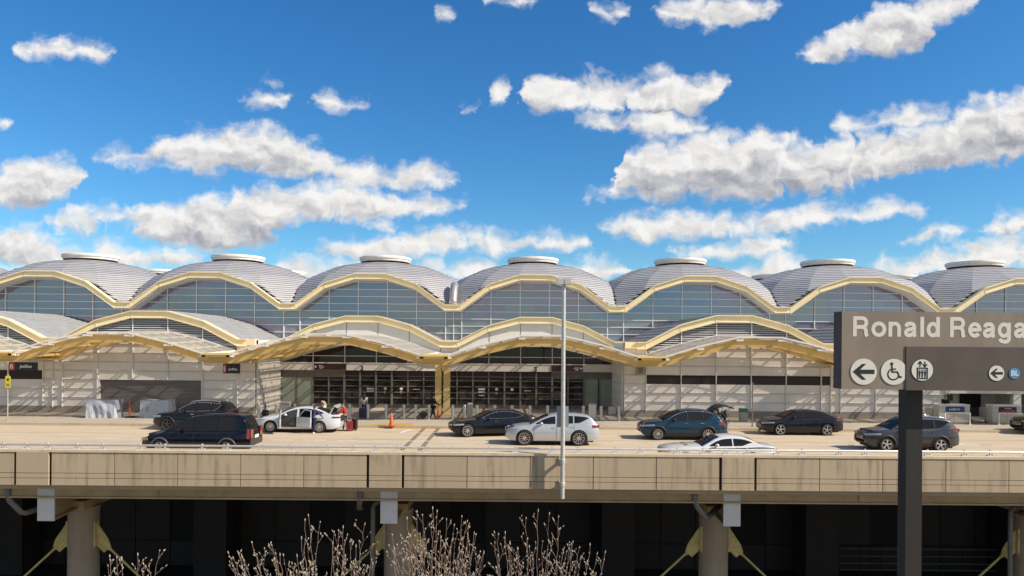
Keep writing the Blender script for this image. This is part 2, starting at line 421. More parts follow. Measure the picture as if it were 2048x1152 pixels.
M['galv'] = mat('galvanised_steel', (.60,.58,.54), .45, metal=.35, var=.16, vscale=9)
M['pipe'] = mat('grey_drain_pipe', (.19,.17,.15), .5, var=.2, vscale=5)
M['black'] = mat('black_rubber', (.012,.012,.013), .65, var=.3)
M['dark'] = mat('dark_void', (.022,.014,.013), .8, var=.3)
M['underdeck_shade'] = mat('under_deck_shade_tone', (.042,.026,.022), .7, var=.15, vscale=.8, coords='POS')  # shade below the deck put into this dark base colour
M['asphalt'] = mat('asphalt', (.045,.042,.04), .9, var=.35, vscale=1.5, bump=.004, bscale=60)
M['ground'] = mat('far_ground', (.24,.19,.125), .95, var=.4, vscale=.05, coords='POS')
M['joint'] = mat('joint_rubber', (.07,.04,.03), .7, var=.4, vscale=5)
M['paintw'] = mat('road_paint', (.82,.79,.72), .7, var=.15, vscale=4)
M['painty'] = mat('curb_yellow_paint', (.62,.36,.07), .6, var=.3, vscale=5)
M['maroon'] = mat('maroon_sign', (.045,.012,.014), .35, var=.1)
M['letter'] = mat('letter_white', (.75,.74,.70), .5, var=.04)
M['red'] = mat('red_sign', (.40,.035,.03), .4, var=.1)
M['blackp'] = mat('black_sign', (.015,.012,.013), .35, var=.1)
M['bin'] = mat('bin_grey', (.36,.34,.31), .45, var=.12)
M['ink'] = mat('ink_black', (.012,.011,.016), .5, var=.1)

def wear(m):                                     # tyre-darkened lanes, oil drips and patched slabs in the roadway
    nt = m.node_tree; b = nt.nodes['Principled BSDF']; src = b.inputs['Base Color'].links[0].from_socket
    P = nd(nt, 'ShaderNodeNewGeometry').outputs['Position']; sp = nd(nt, 'ShaderNodeSeparateXYZ'); lk(nt, P, sp.inputs[0])
    band = mth(nt, 'MULTIPLY_ADD', mth(nt, 'SINE', mth(nt, 'MULTIPLY', sp.outputs[1], 3.6)), .5, .5)
    n = nd(nt, 'ShaderNodeTexNoise'); n.inputs['Scale'].default_value = .35; n.inputs['Detail'].default_value = 6; lk(nt, vmth(nt, 'MULTIPLY', P, (.5,2,1)), n.inputs['Vector'])
    o = nd(nt, 'ShaderNodeTexNoise'); o.inputs['Scale'].default_value = 1.6; o.inputs['Detail'].default_value = 3; lk(nt, P, o.inputs['Vector'])
    k = mth(nt, 'MULTIPLY', band, sstep(nt, n.outputs[0], .40, .70))
    k = mth(nt, 'MAXIMUM', mth(nt, 'MULTIPLY', k, .42), mth(nt, 'MULTIPLY', sstep(nt, o.outputs[0], .66, .72), .5))
    slab = nd(nt, 'ShaderNodeTexWhiteNoise', noise_dimensions='2D'); q = nd(nt, 'ShaderNodeVectorMath', operation='SNAP'); lk(nt, P, q.inputs[0]); q.inputs[1].default_value = (4.57, 3.9, 50); lk(nt, q.outputs[0], slab.inputs[0])
    c = mixc(nt, k, src, (.27,.21,.15)); c = mixc(nt, mth(nt, 'MULTIPLY', slab.outputs['Value'], .16), c, (.34,.28,.20))
    lk(nt, c, b.inputs['Base Color'])
wear(M['deck'])
def per_object(m, amt=.12, to=(.30,.29,.28)):
    nt = m.node_tree; b = nt.nodes['Principled BSDF']; src = b.inputs['Base Color'].links[0].from_socket
    oi = nd(nt, 'ShaderNodeObjectInfo'); lk(nt, mixc(nt, mth(nt, 'MULTIPLY', oi.outputs['Random'], amt), src, to), b.inputs['Base Color'])
per_object(M['dome'], .3); per_object(M['barrier'], .25, (.30,.235,.165))
# ================================================================== THE PLACE
BAY = 13.716; X0 = 2.07
def XC(k): return X0 + BAY * k
KS = range(-5, 6)
ENTR = (-1, 0)
def interp(pts, x):
    if x <= pts[0][0]: return pts[0][1]
    for (a, za), (b, zb) in zip(pts, pts[1:]):
        if x <= b: return za + (zb - za) * (x - a) / (b - a) if b > a else zb
    return pts[-1][1]
def arch(zp, z1, z2, f=1.265, m=3.77, e=6.2):
    return [(-6.858, z2), (-e, z2), (-m, z1), (-f, zp), (f, zp), (m, z1), (e, z2), (6.858, z2)]
UP = arch(10.97, 10.17, 8.42)
LOW = arch(7.32, 6.65, 5.39)
CAN = arch(5.72, 5.14, 4.46, 1.32, 3.79, 5.98)
YU, YG = 60.2, 61.5                 # upper beam line, upper glass line
YL, YE = 51.2, 56.6                 # projecting wall line, recessed entrance wall line
YC = 45.6                           # canopy front edge
def shift(p, dx, dz=0): return [(x + dx, z + dz) for x, z in p]

# ---- ground, roads
g = MB(); g.poly([(-3000,-600,-10.66),(3000,-600,-10.66),(3000,3500,-10.66),(-3000,3500,-10.66)]); struct('ground', g, M['ground'])
g = MB(); g.poly([(-160,26,-10.62),(160,26,-10.62),(160,YL,-10.62),(-160,YL,-10.62)]); struct('lower_road', g, M['asphalt'])
g = MB()
xs = (-160, 160)
prof = [(28.6,-.20),(31.5,-.10),(35.5,0),(44.2,0)]
rows = [[(x, y, z) for y, z in prof] for x in xs]; g.grid(rows)
g.grid([[(x, y, z-.5) for y, z in prof] for x in xs])
g.poly([(-160,28.6,-.7),(160,28.6,-.7),(160,28.6,-.2),(-160,28.6,-.2)])
struct('upper_road', g, M['deck'])
g = MB(); g.box(-160,160,44.45,YE+2,-.5,.15); struct('sidewalk', g, M['walk'])
g = MB(); g.box(-160,160,44.2,44.447,-.5,.152); struct('curb', g, M['curb'])
g = MB()
def dash(x0, x1, y, w=.10, z=.005): g.poly([(x0,y-w/2,z),(x1,y-w/2,z),(x1,y+w/2,z),(x0,y+w/2,z)])
x = -60.0
while x < 60:
    dash(x, x + 1.2, 38.35); x += 1.82
dash(-6.3,-3.35,41.9,.08); g.poly([(-6.35,41.9,.005),(-6.2,41.9,.005),(-5.85,43.6,.005),(-5.98,43.6,.005)])
for (xa, ya) in ((22.2,38.9),(23.8,38.9)):
    g.poly([(xa,ya,.005),(xa+.5,ya+.35,.005),(xa+.5,ya+.09,.005),(xa+1.5,ya+.09,.005),(xa+1.5,ya-.09,.005),(xa+.5,ya-.09,.005),(xa+.5,ya-.35,.005)])
dash(27.0,29.5,42.5,.1); dash(-40,-21,40.2,.08)
struct('road_markings', g, M['paintw'])
g = MB(); g.poly([(-9.0,44.46,.156),(-6.0,44.46,.156),(-6.0,45.6,.156),(-7.6,45.6,.156)]); g.poly([(-7.6,44.02,.006),(-3.9,44.02,.006),(-3.9,44.19,.006),(-7.6,44.19,.006)])
struct('yellow_curb_paint', g, M['painty'])
g = MB()
for x in (-5.28,-5.16,-4.42,-4.30):
    for (ya, yb, za, zb) in ((28.65,31.5,-.193,-.094),(31.5,35.5,-.094,.006),(35.5,38.2,.006,.006),(38.5,41.8,.006,.006),(42.0,44.19,.006,.006)):
        g.poly([(x,ya,za),(x+.07,ya,za),(x+.07,yb,zb),(x,yb,zb)])
struct('expansion_joint', g, M['joint'])
g = MB(); g.box(-40,60,5.5,9.3,1.2,1.9); struct('station_platform', g, M['walk'])

# ---- the terminal: one building
T = empty('airport_terminal', (X0, YL, .15), "long white airport terminal under a row of grey metal domes and cream arched trusses", "terminal building")
def tp(name, mb, m, parent=None, smooth=False): return mb.build(name, m, parent or T, smooth=smooth, world=parent is None)
def tl(name, me, loc, parent=None):
    o = link(name, me, parent or T)
    o.matrix_parent_inverse = Matrix.Translation(-Vector(T.location)) if parent is None else Matrix()
    o.location = loc; return o

def sweep(mb, prof, y0, y1, za, zb):            # slab that follows an arch, from za to zb relative to it
    for (xa, a), (xb, b) in zip(prof, prof[1:]):
        mb.hexa([(xa,y0,a+za),(xb,y0,b+za),(xb,y1,b+za),(xa,y1,a+za),(xa,y0,a+zb),(xb,y0,b+zb),(xb,y1,b+zb),(xa,y1,a+zb)])
def beam_mesh(prof, h=.43, depth=.45):
    mb = MB()
    sweep(mb, prof, 0, .10, -h, -.05)
    sweep(mb, prof, -.14, depth, -.05, .02)
    sweep(mb, prof, -.12, .16, -h-.05, -h)
    for i, (x, z) in enumerate(prof[1:-1]):      # splice plates at the knees
        mb.box(x-.05, x+.05, -.02, 0.0, z-h, z-.05)
    return mb
# upper dome
DP = [(2.2,12.52),(4.5,12.05),(6.858,10.96),(7.78,10.16),(9.23,8.52),(9.75,8.40)]
def dz(r): return interp(DP, r)
def dome_mesh():
    mb = MB(); n = 16; half = 6.85
    th = sorted(set([2*math.pi*k/160 for k in range(160)]))
    def rp(t, a):
        w = 2*math.pi/n; q = ((t + w/2) % w) - w/2
        return a / math.cos(q)
    def rs(t): return half / max(abs(math.cos(t)), abs(math.sin(t)))
    zs = []; z = 12.5
    while z > 8.42: zs.append(z); z -= .185
    zs.append(8.41)
    def ap(z):
        for (ra, za), (rb, zb) in zip(DP, DP[1:]):
            if z >= zb: return ra + (rb-ra) * (za - z) / (za - zb)
        return DP[-1][0]
    aps = [ap(z) for z in zs]
    for i in range(len(zs)-1):
        a0, a1, z0, z1 = aps[i], aps[i+1], zs[i], zs[i+1]
        for j in range(len(th)):
            t0 = th[j]; t1 = th[(j+1) % len(th)]
            q = []
            cl = True
            for (t, a, zz) in ((t0,a0,z0),(t1,a0,z0),(t1,a1,z1+.032),(t0,a1,z1+.032)):
                r = min(rp(t, a), rs(t)); cl = cl and rp(t, a) >= rs(t) - 1e-6
                if rp(t, a) > rs(t): zz = min(zs[i], dz(a*rs(t)/rp(t, a)) + .01)      # cut along the arch
                q.append((r*math.cos(t), r*math.sin(t), zz))
            if cl: continue
            mb.add(q, [(0,1,2,3)])
            # riser under the shingle lip
            if rp(t0, a1) < rs(t0) and rp(t1, a1) < rs(t1):
                p2, p3 = q[2], q[3]
                k = 1 - .02
                mb.add([p3, p2, (p2[0]*k, p2[1]*k, z1-.01), (p3[0]*k, p3[1]*k, z1-.01)], [(0,1,2,3)])
    return mb
dome_me = dome_mesh().mesh('roof_dome', M['dome'], fix=False)
cp = MB(); cp.lathe([(1.9,12.4),(1.9,12.66),(2.26,12.66),(2.30,12.70),(2.31,12.84),(2.37,12.86),(2.40,12.90),(2.40,13.06),(2.36,13.11),(2.15,13.13),(1.6,13.15),(.5,13.17)], n=48)
cap_me = cp.mesh('dome_cap', M['cap'], smooth=40)
drum = MB(); drum.lathe([(2.0,12.42),(2.06,12.45),(2.02,12.55),(2.06,12.655)], n=32, close=False)
drum_me = drum.mesh('cap_support', M['dark'])
for row in range(3):
    for k in KS:
        d = tl('roof_dome', dome_me, (XC(k), 67.55 + BAY*row, 0))
        tl('dome_cap', cap_me, (0,0,0), d); tl('cap_support', drum_me, (0,0,0), d)
# upper beams, soffits, window walls
ub = beam_mesh(UP).mesh('arch_truss', M['cream'])
sf = MB(); sweep(sf, UP, .10, YG-YU+.02, -.56, -.50); sweep(sf, UP, .16, .2, -.50, -.06)
sf_me = sf.mesh('soffit', M['white'])
gw = MB(); gp = [(x, YG-YU+.02, z-.52) for x, z in UP]; gw.poly([(-6.858, YG-YU+.02, 4.4)] + gp + [(6.858, YG-YU+.02, 4.4)])
gw_me = gw.mesh('window_wall', M['glass'])
def spans(flo, fhi, z, x0, x1, n=240):
    out = []; st = None
    for i in range(n+1):
        x = x0 + (x1-x0)*i/n
        ok = flo(x) <= z <= fhi(x)
        if ok and st is None: st = x
        if not ok and st is not None: out.append((st, x)); st = None
    if st is not None: out.append((st, x1))
    return out
SEAM = (-6.175,-3.705,-1.235,1.235,3.705,6.175)
mu = MB()
for x in SEAM: mu.box(x-.035, x+.035, 1.22, 1.31, 4.4, interp(UP, x)-.52)
z = 4.86
while z < 10.5:
    for a, b in spans(lambda x: 0, lambda x: interp(UP, x)-.52, z, -6.858, 6.858): mu.box(a, b, 1.235, 1.31, z-.03, z+.03)
    z += .61
mu_me = mu.mesh('mullion', M['mull'])
for k in KS:
    tl('arch_truss', ub, (XC(k), YU, 0)); tl('soffit', sf_me, (XC(k), YU, 0))
    w = tl('window_wall', gw_me, (XC(k), YU, 0)); tl('mullion', mu_me, (0,0,0), w)
# bulging flexible cover in the valley over the expansion joint
db = MB()
pth = [(-4.79, YU+.35+t*.25, 8.45 + 1.75*math.sin(min(1,t/7)*math.pi/2)) for t in range(9)]
db.tube(pth, .33, 14); tp('valley_duct', db, M['duct'], smooth=True)
db = MB(); db.box(-4.82,-4.76, YG-.08, YG+.01, 4.4, 7.9); tp('mullion', db, M['mull'])

# lower arched roofs
lb = beam_mesh(LOW, .46, .5).mesh('lower_arch_truss', M['cream'])
def roof_me(depth):
    mb = MB(); sweep(mb, LOW, .12, depth, -.04, .0)
    for (xa, a), (xb, b) in zip(LOW, LOW[1:]):          # standing seams
        n = max(1, int((xb-xa)/.42))
        for i in range(n):
            x = xa + (xb-xa)*(i+.5)/n; z = a + (b-a)*(i+.5)/n
            mb.box(x-.018, x+.018, .3, depth, z, z+.05)
    return mb.mesh('lower_roof', M['roof'])
roofL = roof_me(YG-YL+.0); roofE = roof_me(YG-57.0)
# walls: rows of lipped panels
ROWS = [.56 + .63*i for i in range(10)]
canb = [(x, z + .16) for x, z in CAN]
def panel_wall(mb, cols, y, zmax, skip=lambda i, r: False, face=-1):
    for i, (xa, xb) in enumerate(zip(cols, cols[1:])):
        for r in range(len(ROWS)-1):
            if skip(i, r): continue
            za, zb = ROWS[r]+.012, ROWS[r+1]-.012
            ha, hb = min(zb, zmax(xa)), min(zb, zmax(xb))
            if max(ha, hb) <= za + .01: continue
            ha = max(ha, za+.005); hb = max(hb, za+.005)
            a, b = xa+.025, xb-.025
            mb.hexa([(a,y-.03,za),(b,y-.03,za),(b,y+.05,za),(a,y+.05,za),(a,y-.012,ha),(b,y-.012,hb),(b,y+.05,hb),(a,y+.05,ha)])
            if za > .6: mb.box(a,b,y-.115,y-.03,za-.004,za+.016)
def wall_mullions(mb, cols, y, zmax, hole=None):
    for x in cols[:-1]:
        z0 = 2.47 if hole and hole[0]+.1 < x < hole[1]-.1 else .5
        mb.box(x-.022, x+.022, y-.145, y+.04, z0, min(zmax(x)-.02, ROWS[-1]))
cols0 = [-6.858] + list(SEAM) + [6.858]
def backing(mb, x0, x1, y, z1=4.3, z0=.15): mb.box(x0, x1, y+.05, y+.12, z0, z1)
def louvre_bay(k):
    c = XC(k)
    tl('lower_arch_truss', lb, (c, 51.0, 0)); tl('lower_roof', roofL, (c, 51.0, 0))
    zt = lambda x: interp(canb, x - c)
    cols = [c + x for x in cols0]
    if k == -2: cols[-1] = -17.95
    if k == 1: cols[0] = 8.1
    sk = lambda i, r: False
    if k == -2: sk = lambda i, r: i in (2,3,4) and r < 3
    if k == 1: sk = lambda i, r: r == 3 and i not in (0,)
    if k == -3: sk = lambda i, r: r == 3 and i >= 5 and i < 6 or (r == 3 and i in (2,3,4))
    if k == 2: sk = lambda i, r: i in (4,5) and r < 3 or (i == 6 and r < 3)
    mb = MB(); panel_wall(mb, cols, YL, zt, sk); tp('wall_panel', mb, M['panel'])
    hole = None
    if k == -2: hole = (c-3.705, c+3.705)
    if k == 2: hole = (c+1.235, c+6.8)
    mb = MB(); wall_mullions(mb, cols, YL, zt, hole); tp('wall_mullion', mb, M['mull'])
    mb = MB()
    pc = [(cols[0], cols[-1])] if not hole else [(cols[0], hole[0]), (hole[1], cols[-1])]
    for a, b in pc: mb = MB(); mb.box(a, b, YL-.10, YL+.12, .15, .55); mb.box(a, b, YL-.30, YL-.101, .15, .30); tp('plinth', mb, M['plinth'])
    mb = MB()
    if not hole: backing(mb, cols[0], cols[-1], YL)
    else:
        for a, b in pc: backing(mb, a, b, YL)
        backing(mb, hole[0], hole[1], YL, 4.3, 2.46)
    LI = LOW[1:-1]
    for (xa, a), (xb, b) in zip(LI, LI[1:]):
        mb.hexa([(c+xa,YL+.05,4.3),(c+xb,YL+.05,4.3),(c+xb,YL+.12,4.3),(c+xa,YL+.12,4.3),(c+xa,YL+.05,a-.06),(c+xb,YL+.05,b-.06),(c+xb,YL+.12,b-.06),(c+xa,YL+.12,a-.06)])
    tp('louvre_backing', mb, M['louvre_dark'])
    mb = MB()
    for xa, xb in ((-6.858,-6.175),(6.175,6.858)): mb.box(c+xa, c+xb, YL-.02, YL+.04, 4.56, 5.0)
    tp('valley_panel', mb, M['panel'])
    mb = MB(); z = 4.62
    while z < 6.9:
        for a, b in spans(lambda x: interp(canb, x), lambda x: interp(LOW, x)-.50, z, -6.175, 6.175):
            mb.hexa([(c+a,YL-.10,z-.035),(c+b,YL-.10,z-.035),(c+b,YL+.02,z+.045),(c+a,YL+.02,z+.045),(c+a,YL-.10,z-.01),(c+b,YL-.10,z-.01),(c+b,YL+.02,z+.07),(c+a,YL+.02,z+.07)])
        z += .153
    lv = tp('louvre', mb, M['louvre'])
    mb = MB()
    for x in SEAM:
        if interp(LOW, x)-.5 > interp(canb, x)+.05: mb.box(c+x-.03, c+x+.03, YL-.13, YL-.1, interp(canb, x), interp(LOW, x)-.5)
    tp('louvre_mullion', mb, M['mull'], lv)
    if k in (1, -3):
        mb = MB()
        for i in (range(1,7) if k == 1 else (2,3,4,5)): mb.box(cols[i]+.03, cols[i+1]-.03, YL+.0, YL+.04, ROWS[3]+.01, ROWS[4]-.01)
        tp('strip_window', mb, M['dglass'])
for k in KS:
    if k not in ENTR: louvre_bay(k)
# roller shutter
c = XC(-2); mb = MB()
z = .16
while z < 2.44:
    mb.hexa([(c-3.55,YL+.06,z),(c+3.6,YL+.06,z),(c+3.6,YL+.14,z),(c-3.55,YL+.14,z),(c-3.55,YL+.10,z+.085),(c+3.6,YL+.10,z+.085),(c+3.6,YL+.14,z+.085),(c-3.55,YL+.14,z+.085)]); z += .095
sh = tp('roller_shutter', mb, M['shutter'])
mb = MB(); mb.box(c-3.72,c-3.56,YL-.1,YL+.15,.15,2.46); mb.box(c+3.61,c+3.7,YL-.1,YL+.15,.15,2.46)
tp('shutter_frame', mb, M['white'], sh)
# check-in recess in the bay behind the sign
c = XC(2); mb = MB(); a, b = c+1.235, c+6.8
mb.box(a, b, YL+3.0, YL+3.1, .15, 2.46); mb.box(a-.1, a, YL+.12, YL+3, .15, 2.46); mb.box(b, b+.1, YL+.12, YL+3, .15, 2.46); mb.box(a, b, YL+.12, YL+3, 2.46, 2.56)
tp('recess_wall', mb, M['panel'])
mb = MB(); mb.box(a, b, YL-.09, YL+.1, 1.95, 2.45); mb.box(b-.75, b-.2, YL-.05, YL+.3, .15, 1.95); tp('recess_header', mb, M['white'])
mb = MB(); mb.box(a+2.9, b-1.2, YL+2.8, YL+2.98, .2, 1.9); tp('recess_opening', mb, M['dark'])

# entrances
for k in ENTR:
    c = XC(k)
    tl('lower_arch_truss', lb, (c, 57.0, 0)); tl('lower_roof', roofE, (c, 57.0, 0))
    mb = MB(); mb2 = MB()
    for (xa, a), (xb, b) in zip(LOW, LOW[1:]):
        za, zb = interp(CAN, xa)-.3, interp(CAN, xb)-.3
        mb.hexa([(c+xa,57.15,za),(c+xb,57.15,zb),(c+xb,57.3,zb),(c+xa,57.3,za),(c+xa,57.15,a-.05),(c+xb,57.15,b-.05),(c+xb,57.3,b-.05),(c+xa,57.3,a-.05)])
    f = tp('arch_fascia', mb, M['white'])
    mb = MB()
    for x in SEAM: mb.box(c+x-.02, c+x+.02, 57.13, 57.15, interp(CAN, x), interp(LOW, x)-.5)
    tp('fascia_seam', mb, M['frame'], f)
    x0, x1 = (-17.95, c+6.858) if k == -1 else (c-6.858, 8.1)
    s = -1 if k == -1 else 1                     # the green glass stands at the outer end
    # clerestory
    CL = [(-6.3,3.62),(-3.75,4.42),(-1.3,4.98),(1.3,4.98),(3.75,4.42),(6.3,3.62)]
    mb = MB(); mb.poly([(c+x, YE, z) for x, z in CL]); cg = tp('clerestory_window', mb, M['dglass'])
    mb = MB()
    for x in (-3.705,-1.235,1.235,3.705): mb.box(c+x-.03, c+x+.03, YE-.08, YE-.01, 3.62, interp(CL, x))
    for a, b in spans(lambda x: 0, lambda x: interp(CL, x), 4.17, -6.3, 6.3): mb.box(c+a, c+b, YE-.08, YE-.01, 4.145, 4.195)
    tp('clerestory_bar', mb, M['mull'], cg)
    mb = MB()
    for (xa, a), (xb, b) in zip(CL, CL[1:]):
        ta, tb_ = max(a+.02, interp(CAN, xa)), max(b+.02, interp(CAN, xb))
        mb.hexa([(c+xa,YE+.02,a),(c+xb,YE+.02,b),(c+xb,YE+.2,b),(c+xa,YE+.2,a),(c+xa,YE+.02,ta),(c+xb,YE+.02,tb_),(c+xb,YE+.2,tb_),(c+xa,YE+.2,ta)])
    mb.box(x0, c-6.3, YE+.02, YE+.2, 3.665, 4.45) if c-6.3 > x0 else None
    mb.box(c+6.3, x1, YE+.02, YE+.2, 3.665, 4.45) if c+6.3 < x1 else None
    tp('arch_infill', mb, M['white'])
    mb = MB(); mb.box(x0, x1, YE-.35, YE+.2, 3.06, 3.60); mb.box(x0, x1, YE-.40, YE+.2, 3.60, 3.66); tp('entrance_header', mb, M['panel'])
    # doors and glazing
    mb = MB(); mb.box(x0, x1, YE+.02, YE+.06, .15, 3.06); dg_ = tp('entrance_doors', mb, M['dglass'])
    ga, gb = (x0+.05, c-3.705) if k == -1 else (c+3.705, x1-.05)
    mb = MB()
    m_ = (ga+gb)/2
    for a, b in ((ga, m_-.04), (m_+.04, gb)):
        mb.box(a, b, YE-.05, YE, .2, 2.5)
    tp('frosted_glass', mb, M['gglass'])
    mb = MB()
    for x in [c + q for q in (-6.175,-4.94,-3.705,-2.47,-1.235,0,1.235,2.47,3.705,4.94,6.175)]:
        if x0 < x < x1: mb.box(x-.05, x+.05, YE-.10, YE+.02, .15, 3.06)
    for z in (.42,.92,1.36,1.83,2.30,2.62):
        a, b = (gb, x1) if k == -1 else (x0, ga)
        mb.box(a, b, YE-.05, YE+.02, z-.03, z+.03)
    mb.box(x0, x1, YE-.06, YE+.02, .15, .36)
    a, b = (x0, c-1.235) if k == -1 else (c+1.235, x1)
    mb.box(a, b, YE-.07, YE+.02, 2.52, 3.06)
    tp('door_frame', mb, M['frame'], dg_)
    mb = MB()
    for q in (-1.235, 0, 1.235, 2.47) if k == -1 else (-2.47, -1.235, 0, 1.235, 2.47, 3.7):
        mb.box(c+q-.07, c+q+.07, YE-.22, YE-.10, .15, 2.95); mb.poly([(c+q-.07,YE-.16,2.95),(c+q+.07,YE-.16,2.95),(c+q,YE-.16,3.06)])
    tp('door_post', mb, M['frame'], dg_)
# recess return walls with a grid
for X, nm in ((-17.95, 1), (8.1, -1)):
    mb = MB(); r = 0
    for za in [.56 + .63*i for i in range(6)]:
        for i in range(4):
            ya = YL + .1 + i*1.33; yb = ya + 1.29
            x = X + nm*.0
            mb.box(min(x, x+nm*.05), max(x, x+nm*.05), ya, yb, za+.015, za+.615)
    tp('return_wall', mb, M['panel'])
    mb = MB()
    for i in range(17): mb.box(min(X+nm*.06, X+nm*.16), max(X+nm*.06, X+nm*.16), YL+.1+i*.332-.02, YL+.1+i*.332+.02, .3, 4.4)
    for i in range(7): mb.box(min(X+nm*.06, X+nm*.20), max(X+nm*.06, X+nm*.20), YL+.05, YE-.1, .56+.63*i-.03, .56+.63*i+.03)
    tp('return_wall_grid', mb, M['white'])
    mb = MB(); mb.box(min(X, X-nm*.3), max(X, X-nm*.3), YL+.125, YE+.1, .15, 5.33)
    B_ = -18.51 if nm == 1 else 8.925
    mb.box(min(X-nm*.301, B_+nm*.003), max(X-nm*.301, B_+nm*.003), YL+.13, YE+.1, 4.3, 5.33); mb.box(min(X, B_+nm*.003), max(X, B_+nm*.003), YL-.02, YL+.124, 4.35, 4.95); tp('return_wall_core', mb, M['white'])
    mb = MB(); mb.box(min(X, B_+nm*.003), max(X, B_+nm*.003), 51.0, YL+.5, 4.955, 5.41); tp('truss_end', mb, M['cream'])
# canopies
def canopy(k):
    c = XC(k); back = (57.1 if k in ENTR else YL - .15)
    deep = back - YC
    def zz(x, y): return interp(CAN, x) + .16*(y-YC)/5.6*(1 if k not in ENTR else .25)
    facets = list(zip(CAN, CAN[1:]))[1:-1]
    mb = MB(); ny = 4 if k not in ENTR else 8
    for r in range(ny):
        y, y1 = YC + deep*r/ny + .01, YC + deep*(r+1)/ny - .01
        for (xa, a), (xb, b) in facets:
            L = xb - xa
            for j in range(2):
                p, q = xa + L*j/2 + .015, xa + L*(j+1)/2 - .015
                mb.poly([(c+p,y,zz(p,y)),(c+q,y,zz(q,y)),(c+q,y1,zz(q,y1)),(c+p,y1,zz(p,y1))])
    can = tp('canopy', mb, M['canopy'])
    mb = MB()
    inner = CAN[1:-1]
    for (xa, a), (xb, b) in facets:
        mb.bar((c+xa,YC-.03,a), (c+xb,YC-.03,b), .06, .09); mb.bar((c+xa,back,zz(xa,back)), (c+xb,back,zz(xb,back)), .06, .10)
        for j in range(3):
            x = xa + (xb-xa)*j/2
            mb.bar((c+x,YC,zz(x,YC)-.07),(c+x,back,zz(x,back)-.07), .07, .11)
        for r in range(1, ny): y = YC + deep*r/ny; mb.bar((c+xa,y,zz(xa,y)-.05),(c+xb,y,zz(xb,y)-.05), .05, .07)
    tp('canopy_edge', mb, M['white'], can)
    mb = MB()                                    # clip fittings at the knees
    for x, z in inner:
        mb.box(c+x-.22, c+x+.22, YC-.02, YC+.22, z-.24, z-.12)
        mb.box(c+x-.06, c+x+.06, YC+.2, YC+.75, z-.26, z-.16)
    tp('canopy_clip', mb, M['white'], can)
    mb = MB()
    p = [(c+x, z-.16) for x, z in CAN]
    ys = [YC+.75, back-.7] if k not in ENTR else [YC+.75, YC+5.0, back-1.0]
    for y in ys:
        dzv = zz(0, y) - CAN[3][1]
        q = [(x, z+dzv) for x, z in p]
        sweep(mb, q, y, y+.10, -.46, -.04); sweep(mb, q, y-.13, y+.23, -.04, 0); sweep(mb, q, y-.13, y+.23, -.50, -.46)
    tp('canopy_beam', mb, M['gold'], can)
    mb = MB()
    for x, z in inner: mb.bar((c+x,ys[0]+.1,zz(x,ys[0])-.36), (c+x,ys[-1],zz(x,ys[-1])-.36), .10, .16)
    tp('canopy_purlin', mb, M['gold'], can)
for k in range(-4, 5): canopy(k)
for k in range(-5, 5):
    X = XC(k) + BAY/2; mb = MB()
    mb.box(X-.92, X+.92, YC-.10, YC+.30, 4.36, 4.47); mb.box(X-.88, X+.88, YC-.02, YC+.22, 4.22, 4.357)
    mb.box(X-.88, X+.88, YC+.3, YL-.2, 4.40, 4.46)
    mb.box(X-.6, X+.6, YC+.9, YL-.2, 3.86, 3.98)
    tp('canopy_gutter', mb, M['gold'])
# twin column between the two entrances
mb = MB()
for s in (-1, 1):
    x = -4.79 + s*.30
    mb.box(x-.22, x+.22, 51.6, 51.68, .15, 4.0); mb.box(x-.22, x+.22, 52.02, 52.10, .15, 4.0); mb.box(x-.05, x+.05, 51.68, 52.02, .15, 4.0)
    mb.box(x-.27, x+.27, 51.5, 52.2, .15, .2)
mb.box(-5.4,-4.2,51.5,52.2,3.98,4.2)
tp('twin_column', mb, M['gold'])
# lower storey, its colour darkened for the shade under the roadway
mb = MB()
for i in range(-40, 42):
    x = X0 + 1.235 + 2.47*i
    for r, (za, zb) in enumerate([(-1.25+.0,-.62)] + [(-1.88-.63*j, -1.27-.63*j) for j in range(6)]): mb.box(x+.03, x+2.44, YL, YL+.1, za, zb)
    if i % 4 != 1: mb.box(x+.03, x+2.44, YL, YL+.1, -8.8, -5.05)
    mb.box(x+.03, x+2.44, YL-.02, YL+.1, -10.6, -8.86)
tp('lower_wall', mb, M['underdeck_shade'])
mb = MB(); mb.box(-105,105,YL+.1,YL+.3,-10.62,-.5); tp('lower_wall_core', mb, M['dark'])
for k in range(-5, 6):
    x = XC(k) + 4.2; mb = MB(); mb.box(x, x+2.2, YL-2.5, YL-.5, -10.6, -.81); tp('lower_pier', mb, M['underdeck_shade'])

